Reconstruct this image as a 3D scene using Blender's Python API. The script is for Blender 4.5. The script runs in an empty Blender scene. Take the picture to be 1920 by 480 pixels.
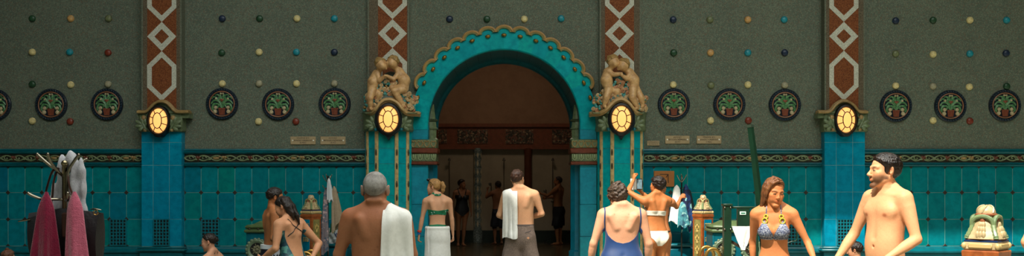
import bpy, math, random
import numpy as np
from mathutils import Vector, Matrix, Euler
from mathutils.bvhtree import BVHTree
R = math.radians
PI = math.pi
rnd = random.Random(7)
COL = bpy.context.scene.collection

# ---------------------------------------------------------------- place <-> photo
F = 1900.0; CAMY = -19.0; EYE = 1.62; CX = 945.0; HY = 341.0
def P(px, py, y=0.0):
    s = F / (y - CAMY)
    return Vector(((px - CX) / s, y, EYE + (HY - py) / s))
def S(y): return F / (y - CAMY)

# ---------------------------------------------------------------- objects
def link(o, parent=None):
    COL.objects.link(o)
    if parent is not None: o.parent = parent
    return o
def tag(o, label=None, cat=None, group=None, kind=None):
    if label: o['label'] = label
    if cat: o['category'] = cat
    if group: o['group'] = group
    if kind: o['kind'] = kind
    return o
def empty(name, loc=(0, 0, 0), rz=0.0, label=None, cat=None, group=None):
    o = bpy.data.objects.new(name, None); link(o)
    o.location = loc; o.rotation_euler = (0, 0, rz); o.empty_display_size = .1
    return tag(o, label, cat, group)
def copy_tree(o, parent=None):
    c = o.copy(); COL.objects.link(c); c.parent = parent
    for ch in [k for k in list(COL.objects) if k.parent == o]:
        copy_tree(ch, c)
    return c

class MB:
    def __init__(s): s.v = []; s.f = []; s.mi = []; s.m = 0
    def add(s, vs, fs):
        b = len(s.v); s.v += [tuple(p) for p in vs]
        for f in fs: s.f.append(tuple(b + i for i in f)); s.mi.append(s.m)
        return s
    def box(s, x0, x1, y0, y1, z0, z1, bev=0.0):
        if bev <= 0:
            v = [(x0,y0,z0),(x1,y0,z0),(x1,y1,z0),(x0,y1,z0),(x0,y0,z1),(x1,y0,z1),(x1,y1,z1),(x0,y1,z1)]
            return s.add(v, [(0,3,2,1),(4,5,6,7),(0,1,5,4),(1,2,6,5),(2,3,7,6),(3,0,4,7)])
        b = bev
        pts = []
        for z, i in ((z0, b), (z0 + b, 0), (z1 - b, 0), (z1, b)):
            pts.append([(x0+i+b*(i==0),y0+i,z),(x1-i-b*(i==0),y0+i,z),(x1-i,y0+i+b*(i==0),z),(x1-i,y1-i-b*(i==0),z),
                        (x1-i-b*(i==0),y1-i,z),(x0+i+b*(i==0),y1-i,z),(x0+i,y1-i-b*(i==0),z),(x0+i,y0+i+b*(i==0),z)])
        return s.rings(pts, True, True, True)
    def obox(s, c, size, rot):                       # oriented box, rot = Matrix 3x3
        hx, hy, hz = size[0]/2, size[1]/2, size[2]/2
        v = [Vector(c) + rot @ Vector((x, y, z)) for z in (-hz, hz) for x, y in ((-hx,-hy),(hx,-hy),(hx,hy),(-hx,hy))]
        return s.add(v, [(0,3,2,1),(4,5,6,7),(0,1,5,4),(1,2,6,5),(2,3,7,6),(3,0,4,7)])
    def rings(s, rings, closed=True, cap0=True, cap1=True):
        n = len(rings[0]); vs = [p for r in rings for p in r]; fs = []
        for i in range(len(rings) - 1):
            for j in range(n if closed else n - 1):
                k = (j + 1) % n
                fs.append((i*n+j, i*n+k, (i+1)*n+k, (i+1)*n+j))
        if cap0: fs.append(tuple(reversed(range(n))))
        if cap1: fs.append(tuple((len(rings)-1)*n + j for j in range(n)))
        return s.add(vs, fs)
    def prism_y(s, poly, y0, y1, bev=0.0):           # poly [(x,z)] counter-clockwise seen from -y; front face at y0 (<y1)
        n = len(poly)
        rr = []
        if bev > 0:
            cx = sum(p[0] for p in poly)/n; cz = sum(p[1] for p in poly)/n
            off = inset(poly, bev)
            rr = [[(x, y0, z) for x, z in off], [(x, y0 + bev, z) for x, z in poly], [(x, y1, z) for x, z in poly]]
        else: rr = [[(x, y0, z) for x, z in poly], [(x, y1, z) for x, z in poly]]
        return s.rings(rr)
    def prism_z(s, poly, z0, z1):                    # poly [(x,y)]
        return s.rings([[(x, y, z0) for x, y in poly], [(x, y, z1) for x, y in poly]])
    def loft_z(s, prof):                             # [(poly, z)]
        return s.rings([[(x, y, z) for x, y in pl] for pl, z in prof])
    def tube(s, pts, r, n=8, cap=True, flat=1.0, up=None):
        pts = [Vector(p) for p in pts]
        if not isinstance(r, (list, tuple)): r = [r] * len(pts)
        rings = []; prev = None
        for i, p in enumerate(pts):
            d = (pts[min(i+1, len(pts)-1)] - pts[max(i-1, 0)])
            if d.length < 1e-9: d = Vector((0, 0, 1))
            d.normalize()
            u = Vector(up) if up else (prev if prev else (Vector((0, 0, 1)) if abs(d.z) < .9 else Vector((1, 0, 0))))
            a = d.cross(u)
            if a.length < 1e-6: a = d.cross(Vector((1, .3, 0)))
            a.normalize(); b = a.cross(d).normalized(); prev = b
            rings.append([p + (a * math.cos(t) + b * math.sin(t) * flat) * r[i] for t in [2*PI*k/n for k in range(n)]])
        return s.rings(rings, True, cap, cap)
    def lathe(s, prof, c=(0, 0, 0), n=24, ax='z'):
        rings = []
        for r, h in prof:
            ring = []
            for k in range(n):
                t = 2*PI*k/n
                if ax == 'z': ring.append((c[0]+r*math.cos(t), c[1]+r*math.sin(t), c[2]+h))
                elif ax == '-y': ring.append((c[0]+r*math.cos(t), c[1]-h, c[2]+r*math.sin(t)))
            rings.append(ring)
        return s.rings(rings)
    def ball(s, c, r, n=12, m=8, rot=None):
        if not isinstance(r, (tuple, list)): r = (r, r, r)
        rings = []
        for i in range(1, m):
            ph = PI * i / m - PI/2
            rings.append([Vector((r[0]*math.cos(ph)*math.cos(2*PI*k/n), r[1]*math.cos(ph)*math.sin(2*PI*k/n), r[2]*math.sin(ph))) for k in range(n)])
        vs = [Vector((0,0,-r[2]))] + [p for q in rings for p in q] + [Vector((0,0,r[2]))]
        if rot is not None: vs = [rot @ p for p in vs]
        vs = [Vector(c) + p for p in vs]
        fs = [(0, 1+(k+1) % n, 1+k) for k in range(n)]
        for i in range(m-2):
            for k in range(n):
                a = 1+i*n; k2 = (k+1) % n
                fs.append((a+k, a+k2, a+n+k2, a+n+k))
        a = 1+(m-2)*n; top = len(vs)-1
        fs += [(a+k, a+(k+1) % n, top) for k in range(n)]
        return s.add(vs, fs)
    def grid(s, pts):                                # pts[i][j]
        n = len(pts[0]); vs = [p for r in pts for p in r]
        return s.add(vs, [(i*n+j, i*n+j+1, (i+1)*n+j+1, (i+1)*n+j) for i in range(len(pts)-1) for j in range(n-1)])
    def sheet(s, pts, t):                            # grid with thickness along computed normals
        m, n = len(pts), len(pts[0]); A = np.array([[tuple(p) for p in r] for r in pts], float)
        gi = np.gradient(A, axis=0); gj = np.gradient(A, axis=1)
        N = np.cross(gi, gj); N /= (np.linalg.norm(N, axis=2, keepdims=True) + 1e-9)
        T = A + N * t / 2; B = A - N * t / 2
        vs = [tuple(p) for p in T.reshape(-1, 3)] + [tuple(p) for p in B.reshape(-1, 3)]
        o = m * n; fs = []
        for i in range(m-1):
            for j in range(n-1):
                a, b, c, d = i*n+j, i*n+j+1, (i+1)*n+j+1, (i+1)*n+j
                fs.append((a, b, c, d)); fs.append((o+d, o+c, o+b, o+a))
        edge = [(0, j) for j in range(n)] + [(i, n-1) for i in range(1, m)] + [(m-1, j) for j in range(n-2, -1, -1)] + [(i, 0) for i in range(m-2, 0, -1)]
        E = [i*n+j for i, j in edge]
        for k in range(len(E)):
            a, b = E[k], E[(k+1) % len(E)]
            fs.append((b, a, o+a, o+b))
        return s.add(vs, fs)
    def xf(s, M):
        s.v = [tuple(M @ Vector(p)) for p in s.v]; return s
    def build(s, name, mat, parent=None, smooth=True, ang=40):
        me = bpy.data.meshes.new(name)
        me.from_pydata(s.v, [], s.f)
        mats = mat if isinstance(mat, (list, tuple)) else [mat]
        for m in mats: me.materials.append(m)
        if len(mats) > 1: me.polygons.foreach_set('material_index', s.mi)
        me.validate(clean_customdata=False)
        import bmesh
        bm = bmesh.new(); bm.from_mesh(me); bmesh.ops.recalc_face_normals(bm, faces=bm.faces)
        lim = R(ang)
        for f in bm.faces: f.smooth = smooth
        if smooth:
            for e in bm.edges:
                if len(e.link_faces) == 2 and e.calc_face_angle(0) > lim: e.smooth = False
        bm.to_mesh(me); bm.free()
        o = bpy.data.objects.new(name, me)
        return link(o, parent)

def inset(poly, d):
    n = len(poly); out = []
    area = sum(poly[i][0]*poly[(i+1) % n][1]-poly[(i+1) % n][0]*poly[i][1] for i in range(n))
    sg = 1 if area > 0 else -1
    for i in range(n):
        p0 = Vector(poly[i-1]); p1 = Vector(poly[i]); p2 = Vector(poly[(i+1) % n])
        e1 = (p1-p0).normalized(); e2 = (p2-p1).normalized()
        n1 = Vector((-e1.y, e1.x))*sg; n2 = Vector((-e2.y, e2.x))*sg
        b = (n1+n2)
        if b.length < 1e-6: b = n1
        b.normalize(); c = max(.4, b.dot(n1))
        out.append(tuple(p1 + b*d/c))
    return out

def smooth_path(pts, k=6):                           # Catmull-Rom
    pts = [Vector(p) for p in pts]; out = []
    for i in range(len(pts)-1):
        p0 = pts[max(i-1, 0)]; p1 = pts[i]; p2 = pts[i+1]; p3 = pts[min(i+2, len(pts)-1)]
        for j in range(k):
            t = j / k
            out.append(.5*((2*p1)+(p2-p0)*t+(2*p0-5*p1+4*p2-p3)*t*t+(3*p1-p0-3*p2+p3)*t**3))
    out.append(pts[-1]); return out

# ---------------------------------------------------------------- materials
def lin(c):
    if isinstance(c, str):
        c = tuple(int(c[i:i+2], 16) / 255 for i in (0, 2, 4))
    return tuple(x/12.92 if x <= .04045 else ((x+.055)/1.055)**2.4 for x in c[:3]) + (1,)
_M = {}
def mat(name, col, rough=.5, metal=0.0, spec=.5, col2=None, nscale=8.0, namt=.5, bump=0.0, bscale=40.0, sss=0.0,
        island=None, speck=None, sscale=60.0, emit=None, estr=0.0, coat=0.0, bstretch=None, stretch=None, vcol=False, sheen=0.0, detail=3.0, trans=0.0, ior=1.45):
    if name in _M: return _M[name]
    m = bpy.data.materials.new(name); m.use_nodes = True; nt = m.node_tree; N = nt.nodes; L = nt.links
    b = N['Principled BSDF']
    b.inputs['Roughness'].default_value = rough; b.inputs['Metallic'].default_value = metal
    b.inputs['Specular IOR Level'].default_value = spec; b.inputs['IOR'].default_value = ior
    b.inputs['Coat Weight'].default_value = coat
    b.inputs['Coat Roughness'].default_value = .15
    if sheen: b.inputs['Sheen Weight'].default_value = sheen
    if trans: b.inputs['Transmission Weight'].default_value = trans
    if sss:
        b.inputs['Subsurface Weight'].default_value = sss
        b.inputs['Subsurface Radius'].default_value = (1, .35, .2); b.inputs['Subsurface Scale'].default_value = .012
    tc = N.new('ShaderNodeTexCoord'); vec = tc.outputs['Object']
    if stretch:
        mp = N.new('ShaderNodeMapping'); mp.inputs['Scale'].default_value = stretch; L.new(vec, mp.inputs[0]); vec = mp.outputs[0]
    def rgb(c):
        r = N.new('ShaderNodeRGB'); r.outputs[0].default_value = lin(c); return r.outputs[0]
    def mix(f, a, c, blend='MIX'):
        x = N.new('ShaderNodeMix'); x.data_type = 'RGBA'; x.blend_type = blend
        if isinstance(f, (int, float)): x.inputs[0].default_value = f
        else: L.new(f, x.inputs[0])
        L.new(a, x.inputs[6]); L.new(c, x.inputs[7]); return x.outputs[2]
    cur = rgb(col)
    if vcol:
        a = N.new('ShaderNodeVertexColor'); a.layer_name = 'Col'; cur = a.outputs[0]
    if island:
        g = N.new('ShaderNodeNewGeometry'); cr = N.new('ShaderNodeValToRGB'); L.new(g.outputs['Random Per Island'], cr.inputs[0])
        el = cr.color_ramp.elements
        cols = [col] + list(island)
        el[0].position = 0; el[0].color = lin(cols[0]); el[1].position = 1; el[1].color = lin(cols[-1])
        for i, c in enumerate(cols[1:-1]):
            e = el.new((i+1)/(len(cols)-1)); e.color = lin(c)
        cur = cr.outputs[0]
    if col2 is not None:
        n = N.new('ShaderNodeTexNoise'); n.inputs['Scale'].default_value = nscale; n.inputs['Detail'].default_value = detail
        n.inputs['Roughness'].default_value = .65
        L.new(vec, n.inputs['Vector'])
        cr = N.new('ShaderNodeValToRGB'); cr.color_ramp.elements[0].position = .38; cr.color_ramp.elements[1].position = .66
        L.new(n.outputs[0], cr.inputs[0])
        mm = N.new('ShaderNodeMath'); mm.operation = 'MULTIPLY'; mm.inputs[1].default_value = namt; L.new(cr.outputs[0], mm.inputs[0])
        cur = mix(mm.outputs[0], cur, rgb(col2))
    if speck is not None:
        v = N.new('ShaderNodeTexVoronoi'); v.inputs['Scale'].default_value = sscale; L.new(vec, v.inputs['Vector'])
        for i, c in enumerate(speck):
            sp = N.new('ShaderNodeSeparateColor'); L.new(v.outputs['Color'], sp.inputs[0])
            gt = N.new('ShaderNodeMath'); gt.operation = 'GREATER_THAN'; gt.inputs[1].default_value = c[1]
            L.new(sp.outputs[i % 3], gt.inputs[0])
            cur = mix(gt.outputs[0], cur, rgb(c[0]))
    L.new(cur, b.inputs['Base Color'])
    if bump:
        n = N.new('ShaderNodeTexNoise'); n.inputs['Scale'].default_value = bscale; n.inputs['Detail'].default_value = 3
        if bstretch:
            mp = N.new('ShaderNodeMapping'); mp.inputs['Scale'].default_value = bstretch; L.new(tc.outputs['Object'], mp.inputs[0]); L.new(mp.outputs[0], n.inputs['Vector'])
        else: L.new(vec, n.inputs['Vector'])
        bp = N.new('ShaderNodeBump'); bp.inputs['Strength'].default_value = bump; bp.inputs['Distance'].default_value = .01
        L.new(n.outputs[0], bp.inputs['Height']); L.new(bp.outputs[0], b.inputs['Normal'])
    if emit:
        b.inputs['Emission Color'].default_value = lin(emit); b.inputs['Emission Strength'].default_value = estr
    _M[name] = m; return m

def text_obj(name, body, size, loc, rot, m, parent=None, depth=.0015, sx=1.0, align='CENTER', width=None):
    cu = bpy.data.curves.new(name, 'FONT'); cu.body = body; cu.size = size; cu.align_x = align; cu.align_y = 'CENTER'
    cu.extrude = depth; cu.space_character = 1.0
    t = bpy.data.objects.new(name, cu); COL.objects.link(t)
    dg = bpy.context.evaluated_depsgraph_get(); me = bpy.data.meshes.new_from_object(t.evaluated_get(dg))
    COL.objects.unlink(t); bpy.data.objects.remove(t)
    me.name = name
    if width:
        xs = [v.co.x for v in me.vertices]; w = max(xs)-min(xs); sx = width/w
    for v in me.vertices: v.co.x *= sx
    me.materials.clear(); me.materials.append(m)
    o = bpy.data.objects.new(name, me); link(o, parent); o.location = loc; o.rotation_euler = rot
    return o
# ================================================================ materials of the hall
MW = mat('mosaic_wall', '646b5c', .75, col2='4c564d', nscale=1.3, namt=.6, speck=[('707766', .70), ('525d50', .75), ('6a5d4c', .88)], sscale=75, bump=.25, bscale=90, spec=.25)
MB_BROWN = mat('mosaic_border', '5f5340', .7, speck=[('6c6250', .7), ('4c4436', .75)], sscale=95, bump=.2, bscale=90, spec=.25)
MB_GREY = mat('mosaic_grey', '626656', .7, speck=[('727464', .7), ('505648', .8)], sscale=95, bump=.2, bscale=90, spec=.25)
MB_RED = mat('mosaic_red', '75401f', .7, speck=[('86502c', .7), ('5d3018', .75)], sscale=90, bump=.2, bscale=90, spec=.25)
MB_WHITE = mat('mosaic_white', 'bcbaa8', .65, speck=[('cbc8b8', .65), ('a3a498', .8)], sscale=90, bump=.2, bscale=90, spec=.25)
GROUT = mat('grout', '6f9a92', .8, col2='4c7570', nscale=3)
TILE = mat('dado_glazed_tile', '00686f', .3, island=['00757e', '007c84', '006880', '007a72', '00828a'], col2='00545e', nscale=9, namt=.5, bump=.12, bscale=30, spec=.16)
TILEP = mat('pilaster_glazed_tile', '007e9a', .3, island=['0088a6', '007c9a', '0092b0'], col2='00627c', nscale=9, namt=.55, bump=.12, bscale=30, spec=.16)
TURQ = mat('turquoise_faience', '0f9aa4', .28, island=['08a4a8', '00959f', '0aa69c'], col2='007884', nscale=10, namt=.6, bump=.12, bscale=30, spec=.16)
TEALM = mat('teal_moulding', '02606a', .3, col2='013f48', nscale=8, namt=.5, spec=.5)
DIAM = mat('brown_inset', '33241a', .5, col2='1d1710', nscale=20)
GREENC = mat('sage_ceramic', '6f7c58', .38, col2='3f4c38', nscale=22, namt=.7, bump=.2, bscale=40)
GREENP = mat('olive_relief', '76835c', .4, col2='4a563c', nscale=25, namt=.6)
OCHRE = mat('ochre_ceramic', 'a08250', .35, col2='6d5230', nscale=18, namt=.6)
CREAMC = mat('cream_ceramic', 'c9b184', .4, col2='96804f', nscale=18, namt=.6)
GOLDC = mat('gold_lustre', '9a7a3a', .25, metal=.6, col2='5b4420', nscale=25)
REDC = mat('redbrown_ceramic', '6e3420', .35, col2='40200f', nscale=18, namt=.6)
NAVYC = mat('navy_ceramic', '14202e', .28, col2='0a1018', nscale=20, namt=.5)
DARKC = mat('dark_hollow', '100f0b', .6)
STONE = mat('ivory_terracotta', 'd6aa74', .42, col2='9c6c42', nscale=12, namt=.7, bump=.15, bscale=25)

# ================================================================ floor, water, walls
PZ = 7.5
def holes_floor():
    # deck with two sunk pools
    xs = [-15, -9.5, -2.3, 3.3, 10.0, 15]; ys = [-24, -8.7, -4.6, 1.45]
    m = MB()
    for i in range(5):
        for j in range(3):
            if j == 1 and i in (1, 3): continue
            m.box(xs[i], xs[i+1], ys[j], ys[j+1], -.25, 0)
    return m
DECK = mat('deck_mosaic', '8d8a78', .35, col2='5e6a60', nscale=3, speck=[('6b7a70', .7), ('a69c80', .8)], sscale=45)
f = holes_floor().build('floor', DECK, smooth=False); tag(f, kind='structure')
BASIN = mat('pool_mosaic', '2b8f94', .3, speck=[('3fa7a8', .6), ('1d6f7a', .7)], sscale=30)
WATER = mat('pool_water', '9fd8d4', .03, spec=.5, trans=.9, ior=1.33, bump=.25, bscale=5)
for n_, (x0, x1) in enumerate(((-9.5, -2.3), (3.3, 10.0))):
    m = MB(); y0, y1, zb = -8.7, -4.6, -.66
    m.box(x0-.1, x1+.1, y0-.1, y1+.1, zb-.15, zb)
    m.box(x0-.1, x0, y0, y1, zb, -.25); m.box(x1, x1+.1, y0, y1, zb, -.25); m.box(x0, x1, y0-.1, y0, zb, -.25); m.box(x0, x1, y1, y1+.1, zb, -.25)
    if n_ == 0:
        for k in range(2): m.box(x1-.9-.35*(k), x1-.001, y0+.01, y1-.01, zb, -.17-.22*k)
    tag(m.build('floor_pool', BASIN, smooth=False), kind='structure')
    w = MB(); w.box(x0+.002, x1-.002, y0+.002, y1-.002, -.16, -.13); tag(w.build('pool_water', WATER, smooth=False), kind='structure')

AX, AZ, AR = 0.0, P(0, 236).z, 1.42            # arch centre and inner radius
WT = 1.5
m = MB()
m.box(-15, -AR, 0, WT, -.3, PZ); m.box(AR, 15, 0, WT, -.3, PZ)
N = 48
fr = []; 
for i in range(N+1):
    t = PI - PI*i/N; fr.append((AR*math.cos(t), AZ+AR*math.sin(t)))
for i in range(N):
    (xa, za), (xb, zb) = fr[i], fr[i+1]
    m.add([(xa,0,za),(xb,0,zb),(xb,0,PZ),(xa,0,PZ),(xa,WT,za),(xb,WT,zb),(xb,WT,PZ),(xa,WT,PZ)],
          [(0,1,2,3),(7,6,5,4),(0,4,5,1)])
wb = m.build('wall_back', MW, smooth=False); tag(wb, kind='structure')

# shower niche behind the arch
NY = 8.14
NB = mat('niche_plaster', 'a07a5c', .8, col2='866248', nscale=4, namt=.5)
NL = mat('niche_lower_tile', 'a8987e', .5, col2='8a7c68', nscale=2.5, namt=.5)
m = MB(); m.box(-4.6, 4.6, NY, NY+.3, -.3, 6.0); tag(m.build('wall_niche', NB, smooth=False), kind='structure')
m = MB(); m.box(-4.75, -4.6, WT, NY+.3, -.3, 6.0); tag(m.build('wall_niche_left', NL, smooth=False), kind='structure')
m = MB(); m.box(4.6, 4.75, WT, NY+.3, -.3, 6.0); tag(m.build('wall_niche_right', NL, smooth=False), kind='structure')
m = MB(); m.box(-4.75, 4.75, WT, NY+.3, 6.0, 6.15); tag(m.build('ceiling_niche', NB, smooth=False), kind='structure')
NF = mat('niche_floor_mosaic', '4a3c2c', .22, speck=[('7d6a4a', .55), ('20201c', .6)], sscale=14, col2='26221c', nscale=1.2)
m = MB(); m.box(-4.75, 4.75, 1.45, NY+.1, -.25, .001); tag(m.build('floor_niche', NF, smooth=False), kind='structure')
# lower facing of the niche
yb = NY - .04
zt = P(0, 278, yb).z; zf = P(0, 235, yb).z; zbas = P(0, 432, yb).z
m = MB(); m.box(-4.6, 4.6, yb, NY+.01, 0, zt); tag(m.build('wall_niche_facing', NL, smooth=False), kind='structure')
DKG = mat('dark_green_marble', '1c2a20', .25, col2='0d130e', nscale=6)
m = MB(); m.box(-4.6, 4.6, yb-.05, yb+.01, 0, zbas); m.box(-4.6, 4.6, yb-.07, yb, zbas-.04, zbas)
tag(m.build('baseboard_niche', DKG, smooth=False), kind='structure')
FRB = mat('niche_frieze_red', '8a4a30', .45, col2='5c3020', nscale=10, speck=[('7c4a2c', .85)], sscale=40)
FRP = mat('niche_frieze_pattern', '5c5040', .45, speck=[('a08460', .62), ('3a3024', .5), ('7a4c38', .75)], sscale=26)
m = MB(); m.box(-4.6, 4.6, yb-.08, yb+.01, zt, zf)
m.box(-4.6, 4.6, yb-.14, yb, zf-.05, zf+.04); m.box(-4.6, 4.6, yb-.14, yb, zt-.03, zt+.05)
fz = m.build('trim_niche_frieze', FRB, smooth=False); tag(fz, kind='structure')
m = MB()
for a, b in ((822, 838), (858, 915), (948, 1000), (1035, 1075)):
    m.box(P(a, 0, yb).x, P(b, 0, yb).x, yb-.1, yb-.07, zt+.12, zf-.12)
m.build('mosaic_panel', FRP, fz, smooth=False)
# engaged columns of the niche
COLG = mat('niche_column_mosaic', '75827e', .4, speck=[('93a09c', .6), ('55625e', .7)], sscale=40)
def niche_column(px, w, matc, label, diamonds):
    x = P(px, 0, yb).x; r = w/2/S(yb-.1)
    o = empty('niche_column', (x, yb-.05, 0), 0, label, 'column')
    m = MB(); m.lathe([(r*1.25, 0), (r*1.25, zbas), (r, zbas+.03), (r, zt-.15), (r*1.15, zt-.1), (r*1.15, zt)], n=20); m.build('shaft', matc, o)
    if diamonds:
        d = MB(); n = 9
        for k in range(n):
            zc = zbas + .18 + k*(zt-zbas-.35)/(n-1)
            for t in (-90, -30, -150):
                c = Vector((math.cos(R(t)), math.sin(R(t)), 0)); s = Vector((-c.y, c.x, 0))
                pts = [c*(r+.004)+s*u*r*.3+Vector((0, 0, zc+v*.10)) for u, v in ((0, 1), (-1, 0), (0, -1), (1, 0))]
                d.add(pts + [p*0.9+Vector((0, 0, p.z*.1)) for p in pts], [(0,1,2,3),(0,4,5,1),(1,5,6,2),(2,6,7,3),(3,7,4,0)])
        d.build('diamond_inlay', mat('niche_diamond', 'd8cca8', .4, col2='a8927a', nscale=14), o)
niche_column(896, 14, COLG, 'grey mosaic column with pale diamonds on the shower room back wall', True)
niche_column(990, 14, mat('niche_column_red', '6b3a22', .45, col2='4a2616', nscale=8), 'plain red-brown column on the shower room back wall behind the man in grey shorts', False)

# side walls and roof of the hall
m = MB(); m.box(-15.2, -15, -24, .2, -.3, 10.8); tag(m.build('wall_left', MW, smooth=False), kind='structure')
m = MB(); m.box(15, 15.2, -24, .2, -.3, 10.8); tag(m.build('wall_right', MW, smooth=False), kind='structure')
m = MB(); m.box(-15, 15, -.0, WT, PZ, 11.0); tag(m.build('wall_upper', MW, smooth=False), kind='structure')

# ================================================================ tiled dado between the pilasters
def row_z(py): return P(0, py).z
TR = [312, 361, 411, 461]                       # tile joints, photo rows on the wall
PIT = .3165
def dado_bay(x0, x1, joint0, skip=()):
    """tiles between x0 and x1, vertical joints at joint0 + k*PIT"""
    g = MB(); g.box(x0, x1, -.0265, .01, 0, row_z(312)); tag(g.build('wall_grout', GROUT, smooth=False), kind='structure')
    ks = [joint0 + k*PIT for k in range(-80, 80)]
    js = sorted([x0] + [k for k in ks if x0+.02 < k < x1-.02] + [x1])
    rows = [row_z(v) for v in TR]
    m = MB()
    for i in range(len(js)-1):
        for r in range(3):
            a, b, zz0, zz1 = js[i]+.003, js[i+1]-.003, rows[r+1]+.003, rows[r]-.003
            if b-a < .02: continue
            m.box(a, b, -.03, -.008, zz0, zz1, .004)
    o = m.build('wall_tile', TILE); tag(o, kind='structure')
    d = MB()
    for j in [k for k in ks if x0-.01 < k < x1+.01]:
        for r, v in enumerate(TR):
            zc = row_z(v); a = .043
            lo, hi = -a, a
            poly = [(j-a, zc), (j, zc-a), (j+a, zc), (j, zc+a)]
            if r == 0: poly = [(j-a, zc), (j, zc-a), (j+a, zc)]
            if r == 3: poly = [(j-a, zc), (j+a, zc), (j, zc+a)]
            poly = [(min(max(x, x0), x1), z) for x, z in poly]
            d.prism_y(poly, -.038, -.02, .004)
    d.build('diamond_inset', DIAM, o)
    # base mouldings
    b = MB(); zz = row_z(461)
    b.rings([[(x, y, z) for y, z in ((.0, 0), (-.06, 0), (-.06, zz-.14), (-.10, zz-.12), (-.105, zz-.09), (-.06, zz-.06), (-.05, zz-.02), (-.03, zz-.005), (0, zz-.005))] for x in (x0, x1)])
    tag(b.build('baseboard_back', TEALM), kind='structure')
    # frieze mouldings
    for (ya, yb_) in ((279, 289), (304.5, 312.5)):
        za, zb = row_z(yb_), row_z(ya); h = zb-za
        b = MB()
        b.rings([[(x, y, z) for y, z in ((0, za), (-.05, za), (-.075, za+.15*h), (-.085, za+.4*h), (-.06, za+.55*h), (-.075, za+.7*h), (-.065, za+.92*h), (-.03, zb), (0, zb))] for x in (x0, x1)])
        tag(b.build('trim_moulding', TEALM), kind='structure')
    za, zb = row_z(304.5), row_z(289); zc = (za+zb)/2; hh = (zb-za)/2
    b = MB(); b.box(x0, x1, -.03, 0, za, zb)
    fo = b.build('trim_frieze', mat('frieze_ground', '2b2a1e', .4, col2='1a1c15', nscale=14), smooth=False); tag(fo, kind='structure')
    vine, red, gold = MB(), MB(), MB()
    x = x0; k = 0
    n = max(1, round((x1-x0)/.46)); L = (x1-x0)/n
    while k < n:
        xa = x0 + k*L
        for sgn in (1, -1):
            path = [(xa+L*t, -.045, zc+sgn*hh*.62*math.sin(2*PI*t)) for t in [i/14 for i in range(15)]]
            vine.tube(path, .014, 6)
        for c in (.25, .75):
            cx = xa+c*L
            sp = [(cx + (.055-.007*i)*math.cos(i*.75+k), -.05, zc + (.05-.0065*i)*math.sin(i*.75+k)) for i in range(8)]
            vine.tube(sp, [.011]*7+[.016], 6)
            if (k+int(c*4)) % 2: vine.ball((cx+.10, -.04, zc-.02), (.035, .02, .022)); 
        cx = xa+.02+L*.5; tgt = (red, gold, red)[k % 3]
        for s_ in (-1, 1): tgt.ball((cx+s_*.022, -.042, zc+.014), (.03, .022, .03))
        tgt.tube([(cx, -.04, zc+.01), (cx, -.04, zc-.055)], [.042, .003], 8)
        if k % 3 == 1:
            gold.ball((xa+.12*L+.05, -.042, zc+.0), (.06, .025, .03)); gold.ball((xa+.12*L+.12, -.045, zc+.03), (.022, .02, .018))
        k += 1
    vine.build('vine_relief', GREENP, fo); red.build('heart_relief', REDC, fo); gold.build('gilded_relief', OCHRE, fo)
SP = []                                          # side pilasters (x0, x1)
yP = -.2
for a, b in ((265, 340.5), (1546, 1622)): SP.append((P(a, 0, yP).x, P(b, 0, yP).x))
MP = [-2.155, 2.17]                              # middle pilaster centres (wall plane)
mpw = .43
dado_bay(-13, SP[0][0], P(206.5, 0).x)
dado_bay(SP[0][1], MP[0]-mpw, P(378, 0).x)
dado_bay(MP[1]+mpw, SP[1][0], P(1478.5, 0).x)
dado_bay(SP[1][1], 13, P(1770.5, 0).x)

# ================================================================ mosaic bands on the pilasters above the capitals
def mosaic_band(o, x0, x1, y, z0, z1, cx, bottom, red=(26, 27), mid=False):
    """grey and brown borders, red ground, pale hexagons and lozenges as inlaid mosaic; heights given as photo rows on the wall"""
    s = S(y)
    m = MB(); m.box(x0, x1, y, .01, z0, z1); m.build('mosaic_ground', MB_GREY, o, smooth=False)
    m = MB(); bw = .07
    m.box(x0+.03, cx-.27-.0, y-.004, y, z0, z1); m.box(cx+.27, x1-.03, y-.004, y, z0, z1); m.build('mosaic_border', MB_BROWN, o, smooth=False)
    m = MB(); m.box(cx-.27, cx+.27, y-.006, y, z0, z1); m.build('mosaic_field', MB_RED, o, smooth=False)
    w = MB(); zq = lambda py: P(0, py, y).z
    def ring(outer, inner):
        n = len(outer)
        vs = [(x, y-.010, z) for x, z in outer] + [(x, y-.010, z) for x, z in inner] + [(x, y-.005, z) for x, z in outer] + [(x, y-.005, z) for x, z in inner]
        fs = []
        for i in range(n):
            j = (i+1) % n
            fs += [(i, j, n+j, n+i), (2*n+i, 2*n+j, j, i), (n+i, n+j, 3*n+j, 3*n+i)]
        w.add(vs, fs)
    def hexa(zt, zb):
        sh = .26; a = .27; t = .085
        outer = [(cx, zt), (cx-a, zt-sh), (cx-a, zb+sh), (cx, zb), (cx+a, zb+sh), (cx+a, zt-sh)]
        ring(outer, inset(outer, t))
    def loz(zt, zb):
        zc = (zt+zb)/2; a = .27
        outer = [(cx, zt), (cx-a, zc), (cx, zb), (cx+a, zc)]
        ring(outer, inset(outer, .095))
    d0, d1, h1 = bottom
    hexa(zq(d1), zq(h1)); loz(zq(d0), zq(d1)); 
    H = zq(d1)-zq(h1); D = zq(d0)-zq(d1); z = zq(d0)
    while z < z1-.2:
        hexa(min(z+H, z1), z); z += H
        if z + D < z1: loz(z+D, z)
        z += D
    w.build('mosaic_lozenge', MB_WHITE, o, smooth=False)

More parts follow.
